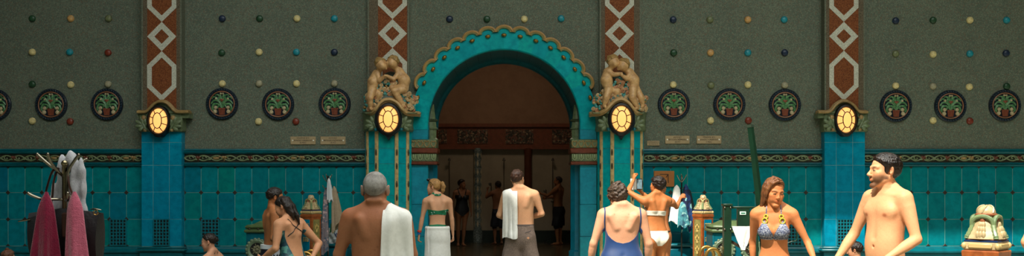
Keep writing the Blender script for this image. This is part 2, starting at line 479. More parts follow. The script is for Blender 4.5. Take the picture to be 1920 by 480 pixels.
def lobe(m, c, d, ln, r, y, flat=.55):
    d = Vector((d[0], 0, d[1])).normalized(); p = Vector((c[0], y, c[1]))
    pts = [p + d*ln*t for t in (0, .25, .5, .75, .95, 1.0)]
    for i, q in enumerate(pts): q.y -= .03*math.sin(PI*i/5)
    m.tube(pts, [r*.35, r*.7, r, r*1.05, r*.6, r*.1], 8, flat=flat, up=(0, 1, 0))
def acanthus(o, cx, cz, sx, size, y, name='acanthus_leaf'):
    m = MB()
    for a, l in ((95, .8), (65, 1.0), (32, 1.05), (0, .95), (-35, .75), (125, .55)):
        lobe(m, (cx, cz), (math.cos(R(a))*sx, math.sin(R(a))), size*l, size*.17, y)
        lobe(m, (cx, cz), (math.cos(R(a+14))*sx, math.sin(R(a+14))), size*l*.7, size*.12, y+.005)
    m.tube([(cx-sx*size*.15, y-.02, cz-size*.35), (cx, y-.03, cz), (cx+sx*size*.35, y-.02, cz+size*.6)], [.02, .025, .008], 8)
    m.build(name, GREENC, o)

def wall_lamp(px, py, y, gw, gh, label):
    """oval lantern; gw, gh half sizes of the glass in photo pixels"""
    c = P(px, py, y); s = S(y)
    o = empty('wall_lamp', c, 0, label, 'lamp', 'oval lamps on the pilasters')
    a, b = gw/s, gh/s; n = 40
    fr = MB()
    def ov(ra, rb, yy, dz=0, drip=0): return [(ra*math.cos(2*PI*k/n), yy, rb*math.sin(2*PI*k/n)*(1+ (drip if math.sin(2*PI*k/n) < -.9 else 0)) + dz) for k in range(n)]
    fr.rings([ov(a+.055, b+.06, .18, -.0, .06), ov(a+.055, b+.06, -.02, -.0, .06), ov(a+.045, b+.05, -.045), ov(a+.02, b+.022, -.05), ov(a+.004, b+.004, -.03), ov(a+.002, b+.002, .02)], True, True, False)
    fr.build('lamp_frame', mat('lamp_iron', '17161a', .35, metal=.3, col2='241c14', nscale=20), o)
    gl = MB(); rr = []
    dep = .085
    for i in range(9):
        t = i/8*PI/2; rr.append([(a*math.cos(t)*math.cos(2*PI*k/n)+0, -.01-dep*math.sin(t), b*math.cos(t)*math.sin(2*PI*k/n)) for k in range(n)] if i < 8 else [(a*.02*math.cos(2*PI*k/n), -.01-dep, b*.02*math.sin(2*PI*k/n)) for k in range(n)])
    gl.rings(rr, True, True, True)
    gl.build('lamp_glass', mat('lamp_glass', 'e8a860', .4, emit='ffb464', estr=1.2), o)
    mu = MB()
    def dome(x, z): 
        q = min(1, (x/a)**2 + (z/b)**2); return -.013-dep*math.sqrt(max(0, 1-q))
    ia, ib = a*.5, b*.63
    mu.tube([(ia*math.cos(2*PI*k/24), dome(ia*math.cos(2*PI*k/24), ib*math.sin(2*PI*k/24)), ib*math.sin(2*PI*k/24)) for k in range(25)], .0085, 6)
    for t in (20, -20, 60, -60, 160, 200, 120, 240):
        pts = []
        for q in (0, .33, .66, 1):
            x = (ia*(1-q)+a*q)*math.cos(R(t)); z = (ib*(1-q)+b*q)*math.sin(R(t)); pts.append((x, dome(x, z), z))
        mu.tube(pts, .008, 6)
    mu.build('lamp_muntin', mat('lamp_iron', '17161a'), o)
    return o

def ogee(o, pts_px, y, r=.028):
    pts = smooth_path([P(a, b, y) for a, b in pts_px], 5)
    m = MB()
    # solid board under the moulding
    m.tube(pts, r, 10); m.tube([p + Vector((0, .06, .018)) for p in pts], r*.9, 10); m.tube([p+Vector((0, .14, .0)) for p in pts], r*1.1, 10)
    m.build('capital_moulding', OCHRE, o)

def side_pilaster(k, x0, x1, cx, lamp, mold, bottom, label):
    o = empty('wall_pilaster', ((x0+x1)/2, 0, 0), 0, label, 'pilaster', 'blue tiled wall pilasters')
    o.location.y = 0
    mx = (x0+x1)/2; L = MB()
    for q in []: pass
    zc = P(0, 247, yP).z
    core = MB(); core.box(x0+.003, x1-.003, yP+.0035, .0, 0, zc); 
    c = core.build('pilaster_core', GROUT, None, smooth=False)
    t = MB(); rows = [P(0, v, yP).z for v in (247, 267, 310, 360, 411, 462)]
    jx = [x0, x0+.218, x1-.218-.01, x1]
    for i in range(3):
        for r in range(5): t.box(jx[i]+.002, jx[i+1]-.002, yP, yP+.025, rows[r+1]+.002, rows[r]-.002, .004)
    for xs, xe in ((x0, x0+.02), (x1-.02, x1)):
        for r in range(5): t.box(xs, xe, yP+.026, -.0, rows[r+1]+.002, rows[r]-.002, .003)
    tt = t.build('pilaster_tile', TILEP, None)
    b = MB(); zb = rows[-1]
    b.box(x0-.02, x1+.02, yP-.03, 0, 0, zb-.1); b.box(x0-.08, x1+.08, yP-.09, 0, zb-.09, zb-.045, .015); b.box(x0-.05, x1+.05, yP-.06, 0, zb-.045, zb-.005, .012)
    bb = b.build('pilaster_plinth', TEALM, None)
    for q in (c, tt, bb): q.parent = o; q.matrix_parent_inverse = Matrix.Translation(-Vector(o.location))
    hold = empty('tmp'); 
    before = set(COL.objects)
    # capital
    yc = yP-.07; g = MB(); za, zb2 = P(0, 247, yc).z, P(0, 211, yc).z
    g.box(x0-.03, x1+.03, yc, .0, za, zb2, .02); g.box(x0-.06, x1+.06, yc-.02, 0, zb2-.02, zb2+.03, .01)
    sh = [P(a, bq, yc) for a, bq in mold]
    poly = [(p.x, p.z) for p in sh]; lo = [(poly[-1][0], zb2-.1), (poly[0][0], zb2-.1)]
    g.prism_y(list(reversed(poly)) + list(reversed(lo)), yc+.02, -.02)
    g.build('capital_block', GREENC, o)
    ogee(o, mold, yc-.04)
    lx = P(lamp[0], 0, yc).x; lz = P(0, lamp[1], yc).z
    for sx in (-1, 1):
        acanthus(o, lx+sx*.25, lz-.10, sx, .19, yc-.02)
        h = MB(); h.ball((lx+sx*.27, yc-.03, lz+.05), (.05, .04, .055)); h.ball((lx+sx*.245, yc-.03, lz-.17), .035); h.build('gilded_boss', OCHRE, o)
    mosaic_band(o, x0, x1, yP, zb2+.03, PZ-.1, cx, bottom)
    for q in set(COL.objects)-before:
        if q.parent is o: q.matrix_parent_inverse = Matrix.Translation(-Vector(o.location))
    bpy.data.objects.remove(hold)
    return o
side_pilaster(0, SP[0][0], SP[0][1], P(303.5, 0, yP).x, (298, 227),
    [(257, 210), (271, 210), (279, 205), (287, 196), (295, 191.5), (303, 190.5), (311, 192.5), (319, 199), (325, 206), (333, 210), (354, 210)], (41, 96, 190),
    'blue tiled pilaster left of the arch with mosaic lozenges above its lamp')
side_pilaster(1, SP[1][0], SP[1][1], P(1582, 0, yP).x, (1586, 226),
    [(1534, 210), (1552, 210), (1560, 206), (1566, 198), (1575, 191.5), (1583, 189.5), (1592, 191.5), (1601, 198), (1608, 206), (1614, 210), (1627, 210)], (41, 95, 189),
    'blue tiled pilaster right of the arch with mosaic lozenges above its lamp')
wall_lamp(297.5, 226.5, -.33, 16.5, 23, 'oval lamp on the blue pilaster at the far left')
wall_lamp(1586, 225, -.33, 16.5, 23.5, 'oval lamp on the blue pilaster at the far right')
wall_lamp(728.5, 223.5, -.56, 18, 24, 'oval lamp under the cherubs left of the arch')
wall_lamp(1165, 223, -.56, 18, 24, 'oval lamp under the cherubs right of the arch')

# ================================================================ faceted middle pilasters
PROTO = {}
def mid_pilaster(cx, sgn, lamp, mold, bottom, label):
    o = empty('arch_pilaster', (cx, 0, 0), 0, label, 'pilaster', 'faceted turquoise pilasters beside the arch')
    prof = [(-.43, 0), (-.43, -.14), (-.36, -.27), (-.18, -.40), (.18, -.40), (.36, -.27), (.43, -.14), (.43, 0)]
    ztop = P(0, 245, -.4).z
    joints = [0, .2, .79, 1.37, P(0, 307, -.4).z, P(0, 278, -.4).z, ztop]
    c = MB(); c.prism_z([(x*.985, min(0, y+.006)) for x, y in prof], 0, ztop); c.build('shaft_core', GROUT, o, smooth=False)
    t = MB()
    for i in range(len(prof)-1):
        a, b = Vector(prof[i]), Vector(prof[i+1]); d = (b-a).normalized(); n = Vector((d.y, -d.x))
        if n.y > 0.01: n = -n
        for j in range(len(joints)-1):
            z0, z1 = joints[j]+.003, joints[j+1]-.003
            q = [a+d*.002, b-d*.002]; 
            t.add([(q[0].x, q[0].y, z0), (q[1].x, q[1].y, z0), (q[1].x, q[1].y, z1), (q[0].x, q[0].y, z1)] + [(v.x-n.x*.02, v.y-n.y*.02, z) for v, z in ((q[0], z0), (q[1], z0), (q[1], z1), (q[0], z1))],
                  [(0,1,2,3),(0,4,5,1),(1,5,6,2),(2,6,7,3),(3,7,4,0)])
    t.build('shaft_tile', TURQ, o, smooth=False)
    for (x, y, an) in ((-.365, -.255, 45), (-.18, -.395, 18), (.18, -.395, -18), (.365, -.255, -45)):
        r = MB(); w = .034
        rot = Matrix.Rotation(R(-an), 3, 'Z')
        prof2 = [(-w, .02), (-w, -.018), (-w*.6, -.028), (w*.6, -.028), (w, -.018), (w, .02)]
        ring = lambda z: [tuple(Vector((x, y, z)) + rot @ Vector((u, v, 0))) for u, v in prof2]
        r.rings([ring(0.05), ring(ztop-.01)]); rb = r.build('gilded_rib', mat('rib_gold', 'c4a874', .35, col2='8f7244', nscale=14, namt=.6), o)
        z = .75
        while z < ztop-.1:
            cc = Vector((x, y, z)) + rot @ Vector((0, -.028, 0))
            if 'bead' not in PROTO:
                bd = MB(); bd.ball((0, 0, 0), (.020, .016, .062), 10, 8); b_ = bd.build('bead', mat('rib_bead', '4f4228', .35, col2='2c2a18', nscale=20), rb); PROTO['bead'] = b_
            else: b_ = PROTO['bead'].copy(); COL.objects.link(b_); b_.parent = rb
            b_.location = cc
            z += .25 if int(z*4) % 2 else .33
    # capital
    zt = P(0, 210, -.5).z; g = MB()
    cp = [(-.47, 0), (-.47, -.20), (-.40, -.36), (-.20, -.50), (.20, -.50), (.40, -.36), (.47, -.20), (.47, 0)]
    g.loft_z([([(x*.96, y*.92) for x, y in cp], ztop-.01), ([(x*1.0, y) for x, y in cp], ztop+.03), ([(x*.97, y*.97) for x, y in cp], ztop+.12), ([(x*1.0, y*1.0) for x, y in cp], zt-.05), ([(x*1.04, y*1.04) for x, y in cp], zt)])
    poly = [(P(a, b, -.5).x-cx, P(a, b, -.5).z) for a, b in mold]
    g.prism_y(list(reversed(poly)) + [(poly[0][0]+.02, zt-.025), (poly[-1][0]-.02, zt-.025)], -.50, -.1)
    g.build('capital_block', GREENC, o)
    pts = [P(a, b, -.56)-Vector((cx, 0, 0)) for a, b in mold]
    pts[0].y = -.30; pts[-1].y = -.30; pts[1].y = -.46; pts[-2].y = -.46
    pts = [Vector((pts[0].x, -.02, pts[0].z))] + pts + [Vector((pts[-1].x, -.02, pts[-1].z))]
    sp = smooth_path(pts, 5); m = MB(); m.tube(sp, .03, 10); m.tube([p+Vector((0, .035, -.035)) for p in sp], .022, 8); m.tube([p+Vector((0, .06, .02)) for p in sp], .025, 8)
    m.build('capital_moulding', mat('capital_rim', 'c49c66', .38, col2='8c7448', nscale=14, namt=.5), o)
    lx = P(lamp[0], 0, -.5).x-cx; lz = P(0, lamp[1], -.5).z
    for sx in (-1, 1):
        acanthus(o, lx+sx*.25, lz-.12, sx, .19, -.46)
        h = MB(); h.ball((lx+sx*.235, -.5, lz-.19), .035); h.build('boss', TEALM, o)
    # navy backing of the lamp, drip pointing down
    nb = MB(); n = 28
    ring = lambda yy, k: [(lx+(.25*k)*math.cos(2*PI*i/n), yy, lz-.01+(.30*k+(.075 if i == 21 else 0))*math.sin(2*PI*i/n)) for i in range(n)]
    nb.rings([ring(-.40, 1), ring(-.54, 1), ring(-.56, .93)]); nb.build('lamp_backplate', NAVYC, o)
    mosaic_band(o, -.39, .39, -.1, zt+.0, PZ-.1, P(736 if cx < 0 else 1161.5, 0, -.1).x-cx, bottom)
    return o
mid_pilaster(MP[0], -1, (728.5, 223.5), [(683, 211), (694, 211), (704, 205), (711, 195), (719, 188.5), (728, 186.5), (737, 188), (746, 194), (754, 204), (763, 211), (782, 211)], (36, 90, 182),
    'faceted turquoise pilaster with gilded ribs left of the arch')
mid_pilaster(MP[1], 1, (1165, 223), [(1111, 211), (1126, 211), (1137, 205), (1147, 195), (1155, 188.5), (1164, 186), (1172, 188), (1180, 194), (1188, 204), (1197, 211), (1209, 211)], (36, 90, 182),
    'faceted turquoise pilaster with gilded ribs right of the arch')

# ================================================================ arch surround
def arch_surround():
    o = empty('arch_surround', (0, 0, 0), 0, 'turquoise arch with a scalloped ochre rim framing the shower room', 'arch')
    C = lambda r, t, y: (r*math.sin(R(t)), y, AZ + r*math.cos(R(t)))     # t from the crown
    yF = -.07; ro = 1.69
    body = MB(); nb = 17
    for k in range(-9, 9):                                                # voussoir blocks
        t0, t1 = k*10.3, (k+1)*10.3
        if t1 > 92.7: continue
        A = [t0+(t1-t0)*i/4 for i in range(5)]
        rows = []
        for t in A: rows.append([C(ro+.06, t, -.0), C(ro+.06, t, yF), C(AR+.02, t, yF), C(AR, t, yF+.02), C(AR-.005, t, .05)])
        body.rings(rows, False, False, False)
        body.add([p for p in rows[0]] , [tuple(range(5))]); body.add([p for p in rows[-1]], [tuple(range(5))])
    body.build('arch_face', TURQ, o)
    sof = MB()
    for k in range(-9, 9):
        t0, t1 = k*10.3+.1, (k+1)*10.3-.1
        if t1 > 92.7: continue
        A = [t0+(t1-t0)*i/4 for i in range(5)]
        for (ya, yb_, ra, rb) in ((.02, .5, AR-.006, AR-.012), (.502, 1.0, AR-.012, AR-.012), (1.002, 1.5, AR-.012, AR-.03)):
            sof.rings([[C(ra+.02, t, ya), C(ra, t, ya), C(rb, t, yb_), C(rb+.02, t, yb_)] for t in A], False, False, False)
    sof.rings([[C(AR+.01, t, 1.30), C(AR-.07, t, 1.30), C(AR-.09, t, 1.34), C(AR-.09, t, 1.49), C(AR+.01, t, 1.51)] for t in range(-90, 91, 4)], False, False, False)
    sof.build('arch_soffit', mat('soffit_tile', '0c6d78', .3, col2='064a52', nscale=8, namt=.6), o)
    # scallops
    rim, inner, cen = MB(), MB(), MB()
    for k in range(-7, 8):
        t = k*10.3; c = Vector(C(1.748, t, 0)); u = Vector((math.sin(R(t)), 0, math.cos(R(t)))); v = Vector((math.cos(R(t)), 0, -math.sin(R(t))))
        hw = 1.72*math.sin(R(5.15))
        arcs = [(-hw*math.cos(PI*i/12), hw*math.sin(PI*i/12)*.72) for i in range(13)]
        mk = lambda rr, yy, d=.0: [c + v*a*rr + u*(b*rr+d) + Vector((0, yy, 0)) for a, b in arcs]
        if k not in (-7, 7):
            rim.tube(mk(1.0, -.10), .026, 8); rim.tube(mk(.99, -.05), .03, 8)
            inner.tube(mk(.80, -.09), .024, 8)
            pts = mk(.74, -.075); cen.add([c+Vector((0, -.075, 0)) - u*.08] + pts, [(0, i+1, i+2) for i in range(12)])
            full = mk(1.0, -.06); full0 = mk(1.0, 0.0)
            rim.add([p for p in full] + [p for p in full0] + [c+Vector((0, -.06, 0))], [(i, i+1, 14+i, 13+i) for i in range(12)] + [(26, i, i+1) for i in range(12)])
        e = Vector(C(1.69, t, -.095)); rot = Matrix((v, Vector((0, 1, 0)), u)).transposed()
        eg = MB(); eg.ball(e, (.052, .04, .034), 10, 8, rot); eg.build('lustre_egg', GOLDC, o)
    rim.build('scalloped_rim', mat('scallop_ochre', 'a9824a', .4, col2='8a6a3a', nscale=12, namt=.6), o)
    inner.build('scallop_bead', mat('scallop_green', '7d8457', .38, col2='5a6a48', nscale=14), o)
    cen.build('scallop_shell', TURQ, o)
    return o
arch_surround()

# jambs with banded engaged columns
def jamb(sg):
    o = empty('arch_jamb', (sg*1.42, 0, 0), 0, 'turquoise arch jamb with banded green column on the %s of the opening' % ('left' if sg < 0 else 'right'), 'jamb')
    zA, z1, z2, z3, z4, z5 = AZ+.0, row_z(262), row_z(278), row_z(288), row_z(303), row_z(309)
    W0 = 0.0; W1 = sg*.33                                                   # local x from opening edge outwards
    def bx(m, x0, x1, y0, y1, za, zb, bev=.0): m.box(min(x0, x1), max(x0, x1), y0, y1, za, zb, bev)
    f = MB()
    for a, b in ((0, .6), (.6, 1.2), (1.2, 1.9), (1.9, z5), (z1, zA+.02)):
        bx(f, sg*.0, sg*.31, -.06, .02, a+.003, b-.003, .004)
    f.build('jamb_tile', mat('jamb_tile', '0b86a0', .28, island=['10909c', '0a7f98'], col2='066478', nscale=10, namt=.6), o)
    r = MB()
    for a, b in ((0, .6), (.6, 1.2), (1.2, 1.9), (1.9, z5), (z1, zA+.02)):
        for ya, yb_ in ((.02, .5), (.5, 1.0), (1.0, 1.5)): bx(r, -sg*.012, sg*.02, ya+.002, yb_-.002, a+.003, b-.003)
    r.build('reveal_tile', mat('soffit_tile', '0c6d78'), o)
    # engaged column just behind the front arris
    oc = lambda r_, cx=-.03, cy=.28: [(sg*0+(-sg)*(-cx)+r_*math.cos(PI/8+PI*k/4)*1.0, cy+r_*math.sin(PI/8+PI*k/4)) for k in range(8)]
    c = MB(); c.loft_z([(oc(.17), 0), (oc(.17), .3), (oc(.135), .33), (oc(.135), z5)]); c.build('column_shaft', mat('column_blue', '0a6f86', .28, col2='065064', nscale=8), o)
    c = MB(); zz = zA+.42
    c.loft_z([(oc(.15), z1), (oc(.15), z1+.02), (oc(.11), z1+.05), (oc(.115), (z1+zA)/2+.1), (oc(.10), zA+.1), (oc(.06), zz)])
    for z in (z1+.22, z1+.38, zA+.12): c.loft_z([(oc(.125), z-.02), (oc(.14), z), (oc(.125), z+.02)])
    c.build('column_neck', GREENC, o)
    def wrap(m, z0, z1_, e, bev=.012):
        xa, xb = sg*.33, -sg*(.14+e)
        m.box(min(xa, xb), max(xa, xb), -.075-e, .5, z0, z1_, bev)
    m = MB(); wrap(m, z2, z1, .02); wrap(m, z4, z3, .02); m.build('capital_band', GREENC, o)
    m = MB(); wrap(m, z3, z2, .05, .02); wrap(m, z5, z4, .04, .015); m.build('capital_fillet', REDC, o)
    h = MB(); e = MB()
    for k in range(4):
        cx = sg*.27 - sg*k*.125; zc = (z1+z2)/2; yy = -.10
        for s_ in (-1, 1):
            h.tube([(cx+s_*u, yy, zc+w) for u, w in ((0, -.065), (.035, -.03), (.05, .02), (.03, .055), (.005, .035))], .011, 6)
        e.tube([(cx+u, -.10, (z3+z4)/2+w) for u, w in ((-.04, .06), (-.035, -.02), (0, -.055), (.035, -.02), (.04, .06))], .012, 6)
        e.ball((cx, -.10, (z3+z4)/2+.02), (.02, .02, .045))
    h.build('heart_relief', OCHRE, o); e.build('egg_relief', mat('egg_green', '86926a', .4), o)
jamb(-1); jamb(1)
# ribbed edge of the wall around the arch is the wall itself

# ================================================================ studs and medallions
STUDC = dict(navy='1c2c44', green='24492e', cream='dcc98c', teal='1a8a98', red='7c3220', olive='6f7550', grey='a29a7c', orange='c99a5c')
def stud(px, py, col, label, grp):
    o_ = MB(); c = P(px, py); r = .066
    o_.lathe([(r*.98, 0), (r, .012), (r*.93, .03), (r*.72, .045), (r*.4, .052), (0.001, .054)], n=20, ax='-y')
    for k in range(8):
        t = PI*k/4+.2; o_.tube([(r*.25*math.cos(t), -.047, r*.25*math.sin(t)), (r*.85*math.cos(t), -.034, r*.85*math.sin(t))], .0045, 4)
    b = STUDC[col]; dk = tuple(int(b[i:i+2], 16)*.62/255 for i in (0, 2, 4))
    q = o_.build('ceramic_stud', mat('stud_'+col, b, .35, col2=dk, nscale=30, namt=.6)); q.location = c
    return tag(q, label, 'stud', grp)
bays = [
 ('far left bay', [[(61,35,'green'),(133,35,'orange'),(204,35,'olive')], [(61,98,'cream'),(131,98,'teal'),(203,99,'red')], [(61,158,'green'),(133,159,'cream'),(203,158,'grey')], [(61,227,'cream'),(132,228,'red')]]),
 ('bay left of the arch', [[(417,35,'navy'),(487,35,'green'),(557,35,'cream'),(627,35,'teal')], [(416,99,'green'),(486,98,'cream'),(556,98,'teal'),(627,98,'navy')], [(417,157,'cream'),(486,157,'grey'),(556,157,'cream'),(627,157,'grey')], [(485,228,'cream'),(555,228,'red')]]),
 ('space over the arch', [[(843,36,'navy'),(913,36,'green'),(983,36,'cream'),(1052,35,'teal')]]),
 ('bay right of the arch', [[(1262,37,'navy'),(1331,37,'olive'),(1402,37,'orange'),(1470,37,'teal')], [(1263,99,'green'),(1332,99,'orange'),(1402,99,'teal'),(1471,99,'navy')], [(1262,159,'cream'),(1333,160,'olive'),(1402,159,'cream'),(1471,160,'grey')], [(1332,226,'cream'),(1403,226,'red')]]),
 ('far right bay', [[(1679,39,'navy'),(1749,38,'green'),(1818,38,'cream'),(1887,38,'teal')], [(1679,101,'olive'),(1749,102,'cream'),(1818,101,'teal'),(1886,100,'navy')], [(1679,161,'cream'),(1749,162,'grey'),(1817,163,'cream'),(1887,162,'green')], [(1749,226,'cream'),(1818,227,'red')]])]
rown = ['top row', 'second row', 'third row above the medallions', 'bottom row']
cname = dict(navy='navy', green='dark green', cream='cream', teal='turquoise', red='red-brown', olive='olive', grey='greyish', orange='tan')
ordn = ['leftmost', 'second', 'third', 'rightmost']
for bn, rows in bays:
    for ri, row in enumerate(rows):
        for ci, (a, b, c) in enumerate(row):
            on = ordn[ci] if len(row) == 4 else (['leftmost', 'middle', 'rightmost'][ci] if len(row) == 3 else ['left', 'right'][ci])
            if bn.startswith('space'): lb = '%s ceramic stud over the arch, %s of four' % (cname[c], on)
            else: lb = '%s stud, %s in the %s, %s' % (cname[c], on, rown[ri], bn)
            stud(a, b, c, lb, 'ceramic studs of the ' + bn)

def medallion():
    o = empty('ceramic_medallion')
    m = MB(); m.lathe([(.30, 0), (.30, .035), (.285, .05), (.25, .05), (.24, .03)], n=48, ax='-y'); t = m; t.m = 1
    for k in range(36):
        a = 2*PI*k/36; t.tube([(.262*math.cos(a-.03), -.052, .262*math.sin(a-.03)), (.285*math.cos(a+.03), -.052, .285*math.sin(a+.03))], .006, 4)
    t.build('navy_ring', [NAVYC, mat('ring_bead', '31424c', .35)], o)
    m = MB(); m.lathe([(.0, .012), (.24, .012), (.241, .0), (.0, -.0)], n=48, ax='-y'); m.build('backing', DARKC, o)
    r = MB(); r.tube([(.232*math.cos(2*PI*k/40), -.04, .232*math.sin(2*PI*k/40)) for k in range(41)], .011, 8); r.build('terracotta_ring', mat('medal_rim', '8a5c40', .4), o)
    g = MB()
    for sx in (-1, 1):
        for pts, rr in (([(0, -.08), (.03, .0), (.08, .06), (.15, .06), (.20, 0)], .017), ([(0, -.08), (.05, -.02), (.12, .0), (.17, -.04), (.19, -.10)], .017),
                        ([(0, -.06), (.02, .05), (.03, .12), (.08, .17), (.13, .16)], .014), ([(.0, .0), (.05, .03), (.10, .11), (.16, .13), (.19, .09)], .013),
                        ([(0, -.08), (.02, -.02), (.06, -.03), (.09, -.09)], .015), ([(0, .08), (.03, .15), (.02, .20)], .016), ([(.02, .02), (.06, .10), (.04, .14)], .012), ([(.13, .02), (.17, -.02), (.16, -.12), (.20, -.06)], .01)):
            p = smooth_path([(sx*a, -.035, b) for a, b in pts], 4); n_ = len(p)
            g.tube(p, [rr*(.7+.6*math.sin(PI*i/(n_-1))) for i in range(n_)], 6)
            for i in range(2, n_-1, 2):
                q = p[i]; g.ball((q.x, q.y+.004, q.z), (.02, .012, .012), 6, 5)
    g.build('leaf', mat('medal_leaf', '2f6a3c', .38, col2='7fa070', nscale=22, namt=.6), o)
    b = MB(); b.loft_z([([(-.05, -.03), (.05, -.03), (.05, -.01), (-.05, -.01)], -.205), ([(-.065, -.04), (.065, -.04), (.065, -.01), (-.065, -.01)], -.08)])
    for k in range(5): x = -.05+.025*k; b.tube([(x*.85, -.038, -.205), (x*1.1, -.048, -.09)], .006, 5)
    b.tube([(-.066, -.04, -.085), (.066, -.04, -.085)], .011, 6); tu = MB(); tu.ball((0, -.045, .075), (.045, .02, .02)); tu.ball((0, -.045, .055), (.015, .015, .02)); tu.build('tulip', mat('medal_basket', '8a4a34', .4, col2='5c2c1c', nscale=20), o)
    b.build('basket', mat('medal_basket', '8a4a34', .4, col2='5c2c1c', nscale=20), o)
    w = MB()
    for x, z, r_ in ((.115, -.07, .036), (.125, -.145, .04), (-.115, -.07, .036), (-.125, -.145, .04), (.11, .095, .022), (-.11, .095, .022), (.02, .19, .02), (-.02, .19, .02)):
        w.ball((x, -.04, z), (r_, .026, r_), 12, 8)
        for k in range(6): a = PI*k/3; w.ball((x+r_*.6*math.cos(a), -.052, z+r_*.6*math.sin(a)), r_*.33, 6, 5)
    w.build('blossom', mat('medal_blossom', 'b8a884', .4, col2='8a7a58', nscale=25), o)
    return o
proto = medallion(); first = True
mw = [('far left bay', [(-8, 197), (97, 196.5), (201.5, 196)]), ('bay left of the arch', [(417, 195), (522, 196), (628, 195)]), ('bay right of the arch', [(1263, 196), (1367, 196), (1471, 197)]), ('far right bay', [(1679, 199), (1781, 199), (1883, 198)])]
for bn, l in mw:
    for i, (a, b) in enumerate(l):
        q = proto if first else copy_tree(proto); first = False
        q.location = P(a, b)
        tag(q, 'round flower basket medallion, %s of three in the %s' % (['leftmost', 'middle', 'rightmost'][i], bn), 'medallion', 'round ceramic medallions on the wall')

# ================================================================ ventilation grilles
def grille(x0, x1, z0, z1, y, label):
    o = empty('vent_grille', ((x0+x1)/2, y, z0), 0, label, 'grille', 'pierced tile vent grilles')
    w, h = x1-x0, z1-z0; m = MB(); nx, nz = 5, 8
    for i in range(nx+1): x = -w/2+w*i/nx; m.box(x-.009, x+.009, -.025, .0, 0, h)
    for j in range(nz+1): z = h*j/nz; m.box(-w/2-.011, w/2+.011, -.024, .0, z-.009, z+.009)
    m.build('lattice', mat('grille_glaze', '04707e', .3, col2='02505c', nscale=12), o, smooth=False)
    b = MB(); b.box(-w/2, w/2, -.004, 0, 0, h); b.build('dark_backing', DARKC, o, smooth=False)
for a, b, yy, lb in ((207, 237, -.032, 'pierced vent grille in the dado left of the left blue pilaster'), (288.5, 317.5, -.202, 'pierced vent grille low on the left blue pilaster'), (379, 410.5, -.032, 'pierced vent grille behind the woman in the pool'),
                 (1471, 1502, -.032, 'pierced vent grille mostly hidden behind the woman in patterned bikini'), (1570, 1598, -.202, 'pierced vent grille low on the right blue pilaster')):
    A = P(a, 460 if yy > -.1 else 460, yy); B_ = P(b, 411.5, yy); grille(A.x, B_.x, A.z, B_.z, yy, lb)

# ================================================================ plaques
PLQ = mat('plaque_travertine', 'a8916c', .5, col2='8f7a58', nscale=8, namt=.5)
INK = mat('plaque_ink', '2a2218', .6)
def plaque(x0, x1, y0, y1, lines, label, screws=True, nm='wall_plaque'):
    a = P(x0, y1); b = P(x1, y0); w, h = b.x-a.x, b.z-a.z
    o = empty(nm, ((a.x+b.x)/2, 0, a.z), 0, label, 'plaque', 'carved stone plaques on the wall')
    m = MB(); m.box(-w/2, w/2, -.022, 0, 0, h, .003); m.build('plate', PLQ, o)
    nl = len(lines)
    for i, (t, ww) in enumerate(lines):
        z = h*(1-(i+.72)/(nl+.45)); text_obj('lettering', t, h*.27 if nl == 3 else h*.36, (0, -.0235, z), (PI/2, 0, 0), INK, o, .001, width=ww*w)
    if screws:
        s_ = MB()
        for x in (-w*.415, w*.415): s_.ball((x, -.023, h*.5), (.016, .008, .016), 10, 6)
        s_.build('screw', mat('screw_metal', 'f2ead8', .25, metal=.3), o)
L1 = [('VÍZHŐFOK 36°C', .5), ('JAVASOLT FÜRDÉSI IDŐ', .74), ('20 PERC', .27)]
L2 = [('EGYIDEJŰ', .32), ('BEFOGADÓKÉPESSÉG', .74), ('28 FŐ', .22)]
plaque(545, 592, 256, 271, L1, 'left one of two stone plaques left of the arch, lettered about water temperature')
plaque(601, 648, 256, 271, L2, 'right one of two stone plaques left of the arch, lettered about capacity')
plaque(1247, 1292.5, 254.5, 269.5, L2, 'large stone plaque beside the smallest plaque right of the arch')
plaque(1306, 1352, 254.5, 269.5, [('VÍZHŐFOK 40°C', .5), ('JAVASOLT FÜRDÉSI IDŐ', .74), ('5 PERC', .24)], 'rightmost stone plaque right of the arch')
plaque(1213, 1236, 264, 273, [('ÜLŐMEDENCE', .86), ('MÉLYSÉGE 0,9 M', .76)], 'smallest plaque, beside the turquoise pilaster right of the arch', False)

# brown notice board with envelope-like symbol
y = -.05; a = P(1226, 350, y); b = P(1264, 320.5, y); w, h = b.x-a.x, b.z-a.z
o = empty('notice_board', ((a.x+b.x)/2, y, a.z), 0, 'orange-brown board with a black corner arrow symbol on the tiled wall', 'sign')
m = MB(); m.box(-w/2, w/2, -.015, .03, 0, h, .004); m.build('board', mat('board_brown', 'a3652c', .5, col2='8c5524', nscale=6), o)
m = MB(); q = lambda x0, x1, z0, z1: m.box(x0, x1, -.018, -.014, z0, z1)
ux = lambda px: P(px, 0, y).x-o.location.x
uz = lambda py: P(0, py, y).z-o.location.z
q(ux(1237), ux(1252.5), uz(327.6), uz(326.4)); q(ux(1252), ux(1253.2), uz(343), uz(326.4)); 
m.tube([(ux(1248.5), -.017, uz(332.5)), (ux(1252), -.017, uz(328))], .007, 5)
m.build('arrow_symbol', mat('sign_black', '14100c', .5), o, smooth=False)
